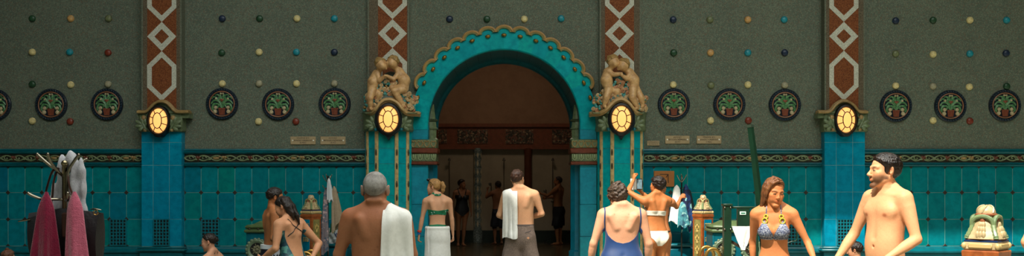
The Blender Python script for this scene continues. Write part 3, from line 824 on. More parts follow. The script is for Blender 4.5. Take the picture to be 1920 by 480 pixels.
# ================================================================ organic surfaces: smooth unions meshed on a grid
def vnorm(v): v = np.asarray(v, float); return v/(np.linalg.norm(v)+1e-12)
class Field:
    def __init__(s): s.ops = []; s.noise = None
    def add(s, fn, lo, hi, k=.02, sub=False): s.ops.append((fn, np.array(lo, float), np.array(hi, float), k, sub)); return s
    def limb(s, a, b, rs, k=.02, side=None, flat=(1, 1), sub=False):
        """tapered limb a->b, radii rs spread along it; side axis scaled flat[0], third axis flat[1]"""
        a = np.array(a, float); b = np.array(b, float); ab = b-a; L2 = ab@ab + 1e-12
        rs = [rs] if isinstance(rs, (int, float)) else list(rs)
        if len(rs) == 1: rs = rs*2
        tt = np.linspace(0, 1, len(rs)); rm = max(rs)*max(flat[0], flat[1], 1)
        dn = ab/math.sqrt(L2)
        if side is not None:
            sd = np.array(side, float); sd = sd-dn*(sd@dn); sd = vnorm(sd); th = np.cross(dn, sd)
        def fn(p):
            q = p-a; t = np.clip((q@ab)/L2, 0, 1); r = np.interp(t, tt, rs)
            w = q-t[..., None]*ab
            if side is None: d = np.sqrt((w*w).sum(-1))
            else:
                u = w@sd/flat[0]; v = w@th/flat[1]; l = w@dn; d = np.sqrt(u*u+v*v+l*l)
            return (d-r)*(1 if side is None else min(1, min(flat)))
        return s.add(fn, np.minimum(a, b)-rm, np.maximum(a, b)+rm, k, sub)
    def path(s, pts, rs, k=.02, **kw):
        pts = [np.array(p, float) for p in pts]; n = len(pts)-1
        R_ = np.interp(np.linspace(0, 1, n+1), np.linspace(0, 1, len(rs)), rs)
        for i in range(n): s.limb(pts[i], pts[i+1], [R_[i], R_[i+1]], k, **kw)
        return s
    def ell(s, c, r, k=.02, rot=None, sub=False, pw=2):
        c = np.array(c, float); r = np.array(r if isinstance(r, (list, tuple)) else (r, r, r), float)
        Rm = np.array(rot, float) if rot is not None else np.eye(3)      # columns = local axes
        m = r.min(); ext = np.abs(Rm)@r
        def fn(p):
            q = (p-c)@Rm/r
            d = np.sqrt((q*q).sum(-1)) if pw == 2 else ((np.abs(q)**pw).sum(-1))**(1/pw)
            return (d-1)*m*1.0
        return s.add(fn, c-ext, c+ext, k, sub)
    def xform(s, Mi_fn, lo, hi): pass
    def mesh(s, h=.006, pad=.012, clip=None, post=None):
        lo = np.min([o[1] for o in s.ops if not o[4]], axis=0)-pad-.01; hi = np.max([o[2] for o in s.ops if not o[4]], axis=0)+pad+.01
        n = np.ceil((hi-lo)/h).astype(int)+1
        G = np.full(n, .3, np.float32)
        for fn, a, b, k, sub in s.ops:
            e = k+2.5*h
            i0 = np.maximum(0, np.floor((a-e-lo)/h).astype(int)); i1 = np.minimum(n, np.ceil((b+e-lo)/h).astype(int)+1)
            if (i1 <= i0).any(): continue
            ax = [lo[d]+h*np.arange(i0[d], i1[d]) for d in range(3)]
            p = np.stack(np.meshgrid(*ax, indexing='ij'), -1)
            D = fn(p).astype(np.float32); V = G[i0[0]:i1[0], i0[1]:i1[1], i0[2]:i1[2]]
            if sub:
                D = -D; H = np.maximum(k-np.abs(V-D), 0)/k if k else 0; V[...] = np.maximum(V, D)+H*H*k*.25
            else:
                H = np.maximum(k-np.abs(V-D), 0)/k if k else 0; V[...] = np.minimum(V, D)-H*H*k*.25
        if post is not None:
            ax = [lo[d]+h*np.arange(n[d]) for d in range(3)]
            near = np.abs(G) < .05
            idx = np.argwhere(near); pp = lo+idx*h
            G[near] = post(pp, G[near])
        # surface nets
        ins = G < 0
        verts_acc = {}
        cs = tuple(np.array(G.shape)-1)
        acc = np.zeros(cs+(3,), np.float32); cnt = np.zeros(cs, np.int16)
        quads = []
        edges = []
        for ax_ in range(3):
            sl0 = [slice(None)]*3; sl1 = [slice(None)]*3; sl0[ax_] = slice(0, -1); sl1[ax_] = slice(1, None)
            A, B = G[tuple(sl0)], G[tuple(sl1)]; ch = (A < 0) != (B < 0)
            I = np.argwhere(ch); a = A[ch]; b = B[ch]; t = a/(a-b)
            pos = I.astype(np.float32); pos[:, ax_] += t
            o1, o2 = [d for d in range(3) if d != ax_]
            ok = (I[:, o1] > 0) & (I[:, o2] > 0) & (I[:, o1] < cs[o1]) & (I[:, o2] < cs[o2])
            I, pos, a = I[ok], pos[ok], a[ok]
            for d1 in (0, 1):
                for d2 in (0, 1):
                    J = I.copy(); J[:, o1] -= d1; J[:, o2] -= d2
                    np.add.at(acc, tuple(J.T), pos); np.add.at(cnt, tuple(J.T), 1)
            edges.append((ax_, o1, o2, I, a < 0))
        act = cnt > 0; vid = np.full(cs, -1, np.int64); vid[act] = np.arange(act.sum())
        V = lo+h*(acc[act]/cnt[act][:, None])
        Q = []
        for ax_, o1, o2, I, inside in edges:
            c = []
            for d1, d2 in ((0, 0), (1, 0), (1, 1), (0, 1)):
                J = I.copy(); J[:, o1] -= d1; J[:, o2] -= d2; c.append(vid[tuple(J.T)])
            q = np.stack(c, 1)
            flip = inside if ax_ != 1 else ~inside
            q[~flip] = q[~flip][:, ::-1]
            Q.append(q)
        Q = np.concatenate(Q)
        return V.astype(float), Q

def relax(V, Q, it=2, f=.5):
    e = np.concatenate([Q[:, [0, 1]], Q[:, [1, 2]], Q[:, [2, 3]], Q[:, [3, 0]]]); e = np.concatenate([e, e[:, ::-1]])
    for _ in range(it):
        S_ = np.zeros_like(V); c = np.zeros(len(V)); np.add.at(S_, e[:, 0], V[e[:, 1]]); np.add.at(c, e[:, 0], 1)
        V = V*(1-f)+f*S_/np.maximum(c, 1)[:, None]
    return V
def vnormals(V, Q):
    n = np.cross(V[Q[:, 2]]-V[Q[:, 0]], V[Q[:, 3 if Q.shape[1] == 4 else 1]]-V[Q[:, 1]] if Q.shape[1] == 4 else V[Q[:, 1]]-V[Q[:, 0]])
    if Q.shape[1] == 3: n = np.cross(V[Q[:, 1]]-V[Q[:, 0]], V[Q[:, 2]]-V[Q[:, 0]])
    N_ = np.zeros_like(V)
    for i in range(Q.shape[1]): np.add.at(N_, Q[:, i], n)
    return N_/(np.linalg.norm(N_, axis=1, keepdims=True)+1e-12)
def to_obj(name, V, Q, m, parent=None, col=None, scale=1.0, smooth=True):
    me = bpy.data.meshes.new(name); V = np.asarray(V)*scale
    me.vertices.add(len(V)); me.vertices.foreach_set('co', V.astype(np.float32).ravel())
    k = Q.shape[1]; me.loops.add(Q.size); me.loops.foreach_set('vertex_index', Q.astype(np.int32).ravel())
    me.polygons.add(len(Q)); me.polygons.foreach_set('loop_start', np.arange(0, Q.size, k, dtype=np.int32)); me.polygons.foreach_set('loop_total', np.full(len(Q), k, dtype=np.int32))
    me.update(calc_edges=True); me.validate()
    if smooth: me.polygons.foreach_set('use_smooth', np.ones(len(me.polygons), bool))
    if col is not None:
        a = me.color_attributes.new('Col', 'FLOAT_COLOR', 'POINT'); c = np.concatenate([col, np.ones((len(col), 1))], 1); a.data.foreach_set('color', c.astype(np.float32).ravel())
    me.materials.append(m)
    return link(bpy.data.objects.new(name, me), parent)
def cut(V, Q, g):
    """part of the surface where g > 0, cut exactly along g = 0"""
    T = np.concatenate([Q[:, [0, 1, 2]], Q[:, [0, 2, 3]]]) if Q.shape[1] == 4 else Q
    s = g[T] > 0; n = s.sum(1); out = [T[n == 3]]; newV = [V]; cnt = len(V); ed = {}
    extra = []; nv = []
    def ev(a, b):
        nonlocal cnt
        key = (a, b) if a < b else (b, a)
        if key not in ed:
            t = g[key[0]]/(g[key[0]]-g[key[1]]); nv.append(V[key[0]]*(1-t)+V[key[1]]*t); ed[key] = cnt; cnt += 1
        return ed[key]
    for tri, sg in zip(T[(n == 1) | (n == 2)], s[(n == 1) | (n == 2)]):
        k = 0
        if sg.sum() == 1:
            while not sg[k]: k += 1
            a, b, c = tri[k], tri[(k+1) % 3], tri[(k+2) % 3]; extra.append((a, ev(a, b), ev(a, c)))
        else:
            while sg[k]: k += 1
            a, b, c = tri[k], tri[(k+1) % 3], tri[(k+2) % 3]; x, y = ev(a, b), ev(a, c)
            extra.append((x, b, c)); extra.append((x, c, y))
    VV = np.concatenate([V, np.array(nv, float).reshape(-1, V.shape[1])]); TT = np.concatenate([out[0], np.array(extra, int).reshape(-1, 3)])
    used = np.unique(TT); mp = np.full(len(VV), -1); mp[used] = np.arange(len(used))
    return VV[used], mp[TT]
def garment(name, V, Q, g, m, parent, off=.004, thick=.004, scale=1.0, fn=None):
    """cloth that follows the body: the piece of body surface with g>0, lifted and given thickness"""
    Nn = vnormals(V, Q)
    W = V+Nn*off if np.isscalar(off) else V+Nn*off[:, None]
    VV = np.concatenate([W, V+Nn*(0.0)], 1)
    a, T = cut(VV, Q, g)
    if len(T) == 0: return None
    W_, B_ = a[:, :3], a[:, 3:]
    if fn is not None: W_ = fn(W_)
    ed = np.concatenate([T[:, [0, 1]], T[:, [1, 2]], T[:, [2, 0]]]); key = np.sort(ed, 1)
    u, inv, c = np.unique(key, axis=0, return_inverse=True, return_counts=True); bd = ed[c[inv.ravel()] == 1]
    n = len(W_); wall = np.concatenate([np.stack([bd[:, 1], bd[:, 0], bd[:, 0]+n], 1), np.stack([bd[:, 1], bd[:, 0]+n, bd[:, 1]+n], 1)])
    B2 = W_-(W_-B_)*.75
    return to_obj(name, np.concatenate([W_, B2]), np.concatenate([T, wall]), m, parent, scale=scale)

def rotm(rx=0, ry=0, rz=0):
    return np.array(Euler((R(rx), R(ry), R(rz)), 'XYZ').to_matrix())
def sstep(x, a, b): t = np.clip((x-a)/(b-a), 0, 1); return t*t*(3-2*t)

SKIN = {}
def skin_mat(rough=.55): return mat('skin', 'c08060', rough, vcol=True, sss=.12, spec=.3, col2=None, bump=.12, bscale=60)

class Person:
    """body faces +y in its own frame, +x is its right-hand side when seen from behind; built at 1.78 m, scaled to H"""
    def __init__(s, name, H, loc, yaw, label, skin, sex='m', h=.006, build=None, lean=(0, 0, 0), head=(0, 0, 0), head_shift=(0, 0, 0)):
        s.k = H/1.78; s.h = h/s.k*1.0; s.sex = sex; s.skin = np.array(lin(skin)[:3]); s.F = Field(); s.fore = []
        s.root = empty(name, loc, R(yaw), label, 'person')
        s.lean = lean; s.headrot = rotm(*head)
        s.Rl = rotm(*lean)
        B = dict(w=1.0, d=1.0, hip=1.0, waist=1.0, belly=0.0, sh=1.0, neck=1.0, arm=1.0, leg=1.0, headk=1.0, bust=1.0, shz=0.0)
        if sex == 'f': B['shz'] = .018
        B.update(build or {}); s.B = B
        s.piv = np.array([0, 0, 1.0])
        s.neck = s.up(np.array([0, -.01, 1.50])); 
        s.hc = s.up(np.array([0, .012, 1.655])) + np.array(head_shift, float)
        s.torso(); s.do_head()
    def up(s, p):                                            # upper body lean
        p = np.asarray(p, float); w = sstep(p[..., 2], .95, 1.2)
        q = (p-s.piv)@s.Rl.T+s.piv
        return p*(1-w[..., None])+q*w[..., None]
    def upi(s, p):
        q = (p-s.piv)@s.Rl+s.piv; w = sstep(q[..., 2]*.5+p[..., 2]*.5, .95, 1.2)
        return p*(1-w[..., None])+q*w[..., None]
    def torso(s):
        B = s.B; f = s.sex == 'f'
        if not f:
            T = [(.78, .13, .085, .10), (.86, .158, .092, .112), (.93, .165, .098, .115), (1.00, .157, .10, .098), (1.08, .148, .10, .085), (1.18, .152, .10, .09), (1.28, .163, .112, .10), (1.36, .172, .115, .105), (1.42, .168, .098, .10), (1.47, .125, .07, .085), (1.53, .06, .05, .055)]
        else:
            T = [(.78, .14, .085, .10), (.86, .172, .09, .115), (.93, .175, .095, .118), (1.00, .155, .092, .10), (1.08, .128, .085, .078), (1.14, .122, .08, .072), (1.22, .132, .09, .082), (1.30, .145, .098, .09), (1.38, .150, .095, .092), (1.43, .140, .08, .085), (1.47, .10, .06, .07), (1.53, .05, .042, .045)]
        T = np.array(T); z = T[:, 0]
        wz = np.where(z < 1.0, B['hip'], np.where(z < 1.2, B['waist'], B['w'])); 
        W = T[:, 1]*wz; Fd = T[:, 2]*B['d']*np.where(z < 1.2, .5+.5*B['waist'], 1); Bd = T[:, 3]*B['d']
        zz = np.linspace(z[0], z[-1], 80)
        def sm(v):
            y = np.interp(zz, z, v); kx = np.array([1, 2, 3, 4, 3, 2, 1.]); kx /= kx.sum(); return np.convolve(np.pad(y, 3, mode='edge'), kx, 'valid')
        Wz, Fz, Bz = sm(W), sm(Fd), sm(Bd)
        s.tw = lambda zq: np.interp(zq, zz, Wz)
        def fn(p):
            q = s.upi(p); zq = q[..., 2]; w = np.interp(zq, zz, Wz); fr = np.interp(zq, zz, Fz); bk = np.interp(zq, zz, Bz)
            d = np.where(q[..., 1] > 0, fr, bk); r = ((np.abs(q[..., 0])/w)**2.3+(np.abs(q[..., 1])/d)**2.3)**(1/2.3)
            D = (r-1)*np.minimum(w, d)*.9
            return np.maximum(D, np.maximum(.79-zq, zq-1.53))
        e = .3
        s.F.add(fn, (-.3*B['w'], -.25-max(0, abs(s.lean[0])/90), .76), (.3*B['w'], .25+max(0, abs(s.lean[0])/60), 1.6), .02)
        U = lambda x, y, zc: s.up(np.array([x, y, zc]))
        for sx in (-1, 1):
            s.F.limb(U(sx*.028, -.03, 1.545), U(sx*.15*B['sh'], -.02, 1.468-B['shz']*.8), [.036*B['neck'], .038], .035)          # trapezius
            s.F.limb(U(sx*.10, -.02, 1.45), U(sx*.182*B['sh'], -.01, 1.448-B['shz']), [.055, .056*B['arm']], .05)
            s.F.limb(U(sx*.03, .045, 1.475), U(sx*.16*B['sh'], .035, 1.465-B['shz']), [.014, .013], .02)                      # collar bone
            s.F.limb(U(sx*.065, -.075*B['d'], 1.30), U(sx*.10*B['w'], -.078*B['d'], 1.42), [.025, .03], .04)                  # shoulder blade
            s.F.ell(U(sx*.078*B['hip'], -.07, .875), (.082*B['hip'], .075*B['d'], .082), .035)                                   # buttock
            if not f:
                s.F.ell(U(sx*.078*B['w'], .072*B['d'], 1.345), (.075*B['w'], .035, .05), .03)
            else:
                b = B['bust']; s.F.ell(U(sx*.075*B['w'], .085*B['d'], 1.285), (.062*b, .055*b, .058*b), .03)
        if B['belly']: s.F.ell(U(0, .06*B['d'], 1.08), (.13*B['waist'], .06+.06*B['belly'], .14), .06)
        s.F.limb(U(0, -.108*B['d']-.012, 1.02), U(0, -.13*B['d']-.012, 1.36), [.022, .024], .03, sub=True)                        # spine furrow
        s.F.limb(U(0, -.17*B['d'], .80), U(0, -.165*B['d'], .93), [.012, .010], .03, sub=True)
        s.F.ell(U(0, .105*B['d']+.06*max(0, B['belly'])+.006, 1.075), (.009, .012, .011), .012, sub=True)                       # navel
        if not f: s.F.limb(U(0, .13*B['d']+.012, 1.15), U(0, .13*B['d']+.014, 1.40), [.018, .016], .03, sub=True)
    def do_head(s):
        F_ = s.F; c = s.hc; k = s.B['headk']; Rh = s.headrot
        s.H2 = lambda x, y, z: c+Rh@(np.array([x, y, z], float)*k)
        X = s.H2; E = lambda p, r, kk, sub=False: F_.ell(X(*p), tuple(np.array(r)*k), kk, Rh, sub)
        nb = s.neck; nr = .054*s.B['neck'] if s.sex == 'm' else .045*s.B['neck']
        F_.limb(nb+np.array([0, 0, -.02]), X(0, -.022, -.06), [nr*1.12, nr, nr*.96], .025)
        for sx in (-1, 1): F_.limb(X(sx*.055, -.02, -.035), s.up(np.array([sx*.018, .045, 1.48])), [.014, .012], .03)
        E((0, -.012, .032), (.076, .098, .086), .02); fwd_ = .061 if s.sex == 'm' else .0565; E((0, .026, -.035), (fwd_, .066, .074), .03)
        for sx in (-1, 1):
            F_.limb(X(sx*(.052 if s.sex == 'm' else .046), .0, -.048), X(sx*.015, .076, -.103), [.020*k, .017*k, .016*k], .018)
            E((sx*.042, .064, -.018), (.024, .022, .018), .025); E((sx*(.034 if s.sex == 'm' else .029), .062, -.052), (.028, .026, .026), .025)
            F_.limb(X(sx*.012, .089, .022), X(sx*.05, .072, .022), [(.010 if s.sex == 'm' else .0065)*k]*2, .015)
            E((sx*.032, .106, .003), (.018, .018, .011), .012, True)
            E((sx*.032, .077, .0), (.016, .0135, .0115), .006)
            Fr = Rh@rotm(0, sx*8, -sx*28); F_.ell(X(sx*.0845, -.016, -.002), tuple(np.array((.0085, .020, .033))*k*s.B.get('ear', 1)), .006, Fr); F_.ell(X(sx*.093, -.008, .004), tuple(np.array((.006, .010, .018))*k), .004, Fr, True)
            E((sx*(.0105 if s.sex == 'm' else .009), .103 if s.sex == 'm' else .099, -.034), (.0080, .009, .0075), .007)
        if s.sex == 'm': E((0, .084, -.105), (.022, .016, .017), .015)
        else: E((0, .081, -.101), (.016, .014, .014), .015)
        nl = 1.0 if s.sex == 'm' else .60
        F_.limb(X(0, .088, .012), X(0, .092+.022*nl, -.028), [.0085*k, .0085*k, (.0110 if s.sex == 'm' else .0092)*k], .012)
        ly = 0 if s.sex == 'm' else -.0025; E((0, .0915+ly, -.061), (.021, .010, .0055), .007); E((0, .0910+ly, -.070), (.018, .010, .0065), .007)
        E((0, .107, -.0645), (.019, .006, .0012), .003, True)
    def S_(s, sx): return s.up(np.array([sx*.190*s.B['sh'], -.01, 1.440-s.B['shz']]))
    def arm(s, sx, elbow, wrist, hand=None, curl=.35, palm=None, thumb=None, spread=1.0, raise_=False, grip=None):
        """joints in the body's own 1.78 m frame"""
        B = s.B; F_ = s.F; a = B['arm']; S0 = s.S_(sx); E_ = np.array(elbow, float); Wr = np.array(wrist, float)
        m = 1.0 if s.sex == 'm' else .84
        m *= a
        F_.limb(S0, E_, [.054*m, .058*m, .052*m, .046*m, .040*m, .037*m], .03)
        F_.limb(E_, Wr, [.036*m, .041*m, .040*m, .033*m, .027*m, .024*m], .02)
        d = vnorm(Wr-E_) if hand is None else vnorm(hand); pn = vnorm(palm if palm is not None else (-sx, 0, 0))     # palm faces pn
        pn = vnorm(pn-d*(pn@d)); sd = np.cross(pn, d) if thumb is None else vnorm(np.array(thumb)-d*(np.array(thumb)@d))
        hk = m**.3*.98
        s.fore += [(E_, Wr), (Wr, Wr+d*.19)]
        kn = Wr+d*.088*hk
        F_.limb(Wr, kn, [.021*hk, .030*hk, .034*hk, .031*hk], .012, side=sd, flat=(1.15, .48))
        lens = [.072, .080, .075, .060]
        for i in range(4):
            o = (1.5-i)*.0185*hk*spread; b0 = kn+sd*o-d*.004; ang = curl*(1+.12*i); L = lens[i]*hk
            d1 = vnorm(d*math.cos(ang)+pn*math.sin(ang)+sd*o*2.0*(spread-.6)); d2 = vnorm(d*math.cos(ang*2.1)+pn*math.sin(ang*2.1))
            d3 = vnorm(d*math.cos(ang*3.0)+pn*math.sin(ang*3.0))
            p1 = b0+d1*L*.48; p2 = p1+d2*L*.30; p3 = p2+d3*L*.22
            F_.limb(b0, p1, [.0098*hk, .0088*hk], .005); F_.limb(p1, p2, [.0088*hk, .0080*hk], .003); F_.limb(p2, p3, [.0080*hk, .0068*hk], .003)
        t0 = Wr+d*.022+sd*.018; t1 = t0+vnorm(d*.75+sd*.62+pn*.25)*.045*hk; t2 = t1+vnorm(d*.9+sd*.30+pn*.35)*.034*hk
        F_.limb(t0, t1, [.014*hk, .011*hk], .010); F_.limb(t1, t2, [.0105*hk, .0085*hk], .004)
        return dict(wrist=Wr, d=d, pn=pn, sd=sd, kn=kn)
    def legs(s, L=None, Rr=None, foot=True, splay=.10):
        for sx, J in ((-1, L), (1, Rr)):
            hip = np.array([sx*.088*s.B['hip'], -.005, .90]); J = J or {}
            kn = np.array(J.get('knee', (sx*splay, .012, .48))); an = np.array(J.get('ankle', (sx*splay, -.02, .085))); yaw = R(J.get('toe', -sx*8))
            m = s.B['leg']*(1.0 if s.sex == 'm' else 1.0)
            s.F.limb(hip, kn, [.090*m, .088*m, .078*m, .066*m, .056*m, .052*m], .03)
            s.F.limb(kn+np.array([0, -.005, 0]), an, [.050*m, .055*m, .056*m, .045*m, .034*m, .032*m], .02)
            if foot:
                fd = np.array([-math.sin(yaw)*1.0, math.cos(yaw), 0]); 
                s.F.limb(an+np.array([0, -.0, -.04])-fd*.035, an+fd*.10+np.array([0, 0, -.055]), [.034, .036, .032], .02)
                sdv = np.array([fd[1], -fd[0], 0])
                for i in range(5):
                    o = (i-2)*.017; b0 = an+fd*.11+sdv*o+np.array([0, 0, -.062]); s.F.limb(b0, b0+fd*(.058-.006*abs(i if sx < 0 else 4-i)), [.012, .0105], .008)
    def finish(s, tint=None):
        V, Q = s.F.mesh(s.h, post=getattr(s, 'post', None)); V = relax(V, Q, 1, .4)
        s.V, s.Q = V, Q
        C = np.tile(s.skin, (len(V), 1)); rs = np.random.RandomState(3)
        q = (V-s.hc)@s.headrot/s.B['headk']; s.hq = q
        dd = rs.randn(14, 3); pp = rs.rand(14)*6
        nz = sum(np.sin((V@dd[i])*(18+9*i)+pp[i])*(1/(1+.12*i)) for i in range(14))/6
        C *= 1+.07*nz[:, None]*np.array([.7, 1.0, 1.1])+.03*rs.randn(len(V), 1)
        def tintm(w, col, amt): C[:] = C*(1-(w*amt)[:, None])+np.array(lin(col)[:3])*(w*amt)[:, None]
        g = lambda c, r: np.exp(-((((q-np.array(c))/np.array(r))**2).sum(1)))
        red = s.skin*np.array([.95, .55, .50]); 
        def tv(w, colv, amt): C[:] = C*(1-(w*amt)[:, None])+colv*(w*amt)[:, None]
        tv(np.clip(g((0, .10, -.064), (.019, .02, .0085))*1.4, 0, 1), s.skin*np.array([.74, .36, .34]), .75)
        for sx in (-1, 1):
            tv(g((sx*.045, .075, -.03), (.025, .03, .02)), red, .25)
            tv(np.clip(g((sx*.034, .088, .024), (.021, .02, .0055))*1.5, 0, 1), np.array(lin(s.brow if hasattr(s, 'brow') else '2a1a10')[:3]), .75)   # brow
            tv(np.clip(g((sx*.084, -.01, 0), (.012, .02, .03)), 0, 1), red, .35)
            if s.sex == 'm':
                n = s.up(np.array([sx*.095*s.B['w'], .10*s.B['d'], 1.318])); d = V-n; w = np.exp(-((d[:, 0]/.017)**2+(d[:, 2]/.013)**2+(d[:, 1]/.04)**2)*1.0)
                tv(np.clip(w*1.5, 0, 1), s.skin*np.array([.55, .32, .26]), .9)
        if tint is not None: tint(s, V, q, C, tv)
        s.body = to_obj('body', V, Q, skin_mat(), s.root, col=np.clip(C, 0, 1), scale=s.k)
        return s
    def eyes(s, iris='3a2414', look=(0, 0)):
        k = s.B['headk']; fwd = s.headrot@np.array([0, 1, 0])
        for sx in (-1, 1):
            m = MB(); c = s.H2(sx*.032, .0835, .0); sc = s.k*k
            m.ball(tuple(c*s.k), (.0115*sc, .0085*sc, .0046*sc), 14, 8, Matrix(s.headrot.tolist())); e = m.build('eye', mat('eye_white', 'c9b5a4', .25), s.root)
            c2 = s.H2(sx*.032+look[0], .0885, look[1]-.0003); m2 = MB(); m2.ball(tuple(c2*s.k), (.0052*sc, .0042*sc, .0044*sc), 10, 8, Matrix(s.headrot.tolist())); m2.build('iris', mat('iris_'+iris, iris, .1), e)
        lid = MB()
        for sx in (-1, 1):
            pts = [s.H2(sx*(.032+u), .0925-abs(u)*.35, .0052-u*u*22)*s.k for u in (-.015, -.009, 0, .009, .016)]
            lid.tube([tuple(p) for p in pts], .0016*k, 5)
        lid.build('eyelashes', mat('lash', '1a100a', .6), s.root)
    def cloth(s, name, g, m, off=.005, fn=None):
        for a, b in s.fore:
            ab = b-a; tt = np.clip(((s.V-a)@ab)/(ab@ab), 0, 1.0); d = np.linalg.norm(s.V-a-tt[:, None]*ab, axis=1); g = np.minimum(g, d-.058)
        return garment(name, s.V, s.Q, g, m, s.root, off, scale=s.k, fn=fn)
    def hair(s, m, thick=.012, front=(.085, .068), nape=(-.095, -.065), noise=.004, nscale=60, extra=None, h=.005, curl=0, name='hair', side=0.0, sideburn=True, aniso=(1, 1, 1), subx=None):
        """cap of hair on the skull, kept above a line from the forehead to the nape (in head units)"""
        k = s.B['headk']; Rh = s.headrot; Fh = Field(); c = s.H2(0, -.014, .034)
        Fh.ell(c, tuple(np.array((.077+thick, .099+thick, .087+thick))*k), .012, Rh)
        (yf, zf), (yn, zn) = front, nape; sl = (zf-zn)/(yf-yn)
        inner_c = s.H2(0, -.012, .032)
        def keep(p, G):
            q = (p-s.hc)@Rh/k
            line = zn+sl*(q[:, 1]-yn)
            line = line+side*sstep(np.abs(q[:, 0]), .03, .07)
            bowl = (line-q[:, 2])*.8
            tp = (1-sstep(q[:, 2]-line, -.002, .035))*sstep(q[:, 1], .0, .04); G = G+thick*.8*tp
            if sideburn:
                sb = np.maximum(np.abs(q[:, 1]-.018)-.012, np.maximum(-q[:, 2]-.03, .062-np.abs(q[:, 0]))); bowl = np.minimum(bowl, sb)
                er = -(np.sqrt(((q[:, 1]+.014)/.019)**2+((q[:, 2]+.004)/.032)**2)-1)*.018
                er = np.where(np.abs(q[:, 0]) > .060, er, -1); bowl = np.maximum(bowl, er)
            r = np.maximum(G, bowl)
            return r
        Fh.post0 = keep
        Fe = Fh
        rng = np.random.RandomState(5)
        ph = rng.rand(12)*6.28; dirs = rng.randn(12, 3)*np.array(aniso)
        def nz(q):
            v = 0
            for i in range(12): v = v+np.sin((q@dirs[i])*nscale*(1+.12*i)+ph[i])
            return v/5
        def post(p, G):
            q = (p-s.hc)@Rh/k; G = G+noise*nz(q); return keep(p, G)
        V, Q = Fh.mesh(h/s.k, post=post)
        Vs = [V]; Qs = [Q]; o = len(V)
        if extra is not None:
            Fx = Field(); extra(s, Fx)
            def post2(p, G): q = (p-s.hc)@Rh/k; return G+noise*nz(q)
            V2, Q2 = Fx.mesh(h/s.k, post=post2); Vs.append(V2); Qs.append(Q2+o)
        V = np.concatenate(Vs); Q = np.concatenate(Qs)
        return to_obj(name, V, Q, m, s.root, scale=s.k)
def body_bvh(P_):
    V = P_.V; T = np.concatenate([P_.Q[:, [0, 1, 2]], P_.Q[:, [0, 2, 3]]])
    return BVHTree.FromPolygons([tuple(v) for v in V], [tuple(int(i) for i in t) for t in T])
# ================================================================ people
HAIRB = lambda n, c, c2, rough=.35: mat('hair_'+n, c, rough, col2=c2, nscale=40, namt=.8, stretch=(1, 1, .2), spec=.5, bump=.9, bscale=130, bstretch=(1, 1, .12))
H_DARK = HAIRB('dark', '160e0a', '2c1c12'); H_BROWN = HAIRB('brown', '5a341c', '8f5c34', .4); H_BLONDE = HAIRB('blonde', 'b98a50', '7c5530', .5)
H_BRUN = HAIRB('brunette', '2a1810', '4c2e1c', .45)
TERRY = mat('white_towelling', 'efece6', .95, col2='dcd8d0', nscale=30, bump=.16, bscale=220, sheen=.3, spec=.1)
PINKT = mat('pink_towelling', 'b4586c', .95, col2='964458', nscale=40, bump=.7, bscale=130, sheen=.3, spec=.1)
CRIMT = mat('crimson_towelling', '7a1432', .95, col2='5a0c26', nscale=40, bump=.7, bscale=130, sheen=.3, spec=.1)

def drape(P_, x0f, x1f, zf, zb, m, name='towel', off=.014, fold=.012, nf=4, ncol=26, thick=.012, seed=1, flare=0.0, ystart=-.03):
    """towel over a shoulder: from the chest, over the top, hanging down the back; x0f/x1f give its two edges for t in 0..1 down the back"""
    bv = body_bvh(P_); rg = random.Random(seed); ph = rg.random()*6
    cols = []
    for i in range(ncol):
        u = i/(ncol-1); xt = x0f(0)*(1-u)+x1f(0)*u
        hit = bv.ray_cast(Vector((xt, ystart, 2.2)), Vector((0, 0, -1)))[0]
        # scan for ray that is on the shoulder, not the head
        zt = hit.z if hit and hit.z < 1.60 else None
        cols.append([xt, zt])
    last = None
    for c in cols:
        if c[1] is None: c[1] = last if last else 1.50
        last = c[1]
    zs = [c[1] for c in cols]
    for i in range(ncol): zs[i] = max(zs[i], (zs[i-1]-.035) if i else 0, 1.25)
    pts = []
    for i in range(ncol):
        u = i/(ncol-1); zt = zs[i]+off; col = []
        n = 34; yb = None
        for side, zend, sg in (('f', zf, 1), ('b', zb, -1)):
            seq = []; prev = None; N_ = n if side == 'b' else 12
            for j in range(N_):
                t = (j+.5)/N_; z = zt-.012-(zt-.012-zend)*t
                tt = t if side == 'b' else 0
                x = x0f(tt)*(1-u)+x1f(tt)*u
                h = bv.ray_cast(Vector((x, sg*.7, z)), Vector((0, -sg, 0)))[0]
                y = (h.y if h else None)
                if y is None or (sg < 0 and y > .0) or (sg > 0 and y < -.05): y = prev if prev is not None else ystart+sg*.05
                else: y = y+sg*off
                if prev is not None: y = max(y, prev-.004) if sg > 0 else min(y, prev+.005)
                prev = y
                w = sstep(np.array(t), .05, .9)
                yy = y + sg*fold*float(w)*(1+math.sin(u*nf*2*PI+ph+.8*t)) 
                seq.append(Vector((x+ (fold*.5*math.cos(u*nf*2*PI+ph)*float(w)), yy, z+(.012*math.sin(u*7+ph)*t if side == 'b' else 0))))
            if side == 'f': col += list(reversed(seq))
            else: col += [Vector((x0f(0)*(1-u)+x1f(0)*u, ystart+.0, zt+.008))] + seq
        pts.append(col)
    A = np.array([[tuple(p) for p in c] for c in pts])
    for _ in range(2):                                    # soften
        B = A.copy(); B[1:-1] = .25*A[:-2]+.5*A[1:-1]+.25*A[2:]; A = B
        B = A.copy(); B[:, 1:-1] = .25*A[:, :-2]+.5*A[:, 1:-1]+.25*A[:, 2:]; A = B
    mb = MB(); mb.sheet((A*P_.k).tolist(), thick)
    return mb.build(name, m, None)

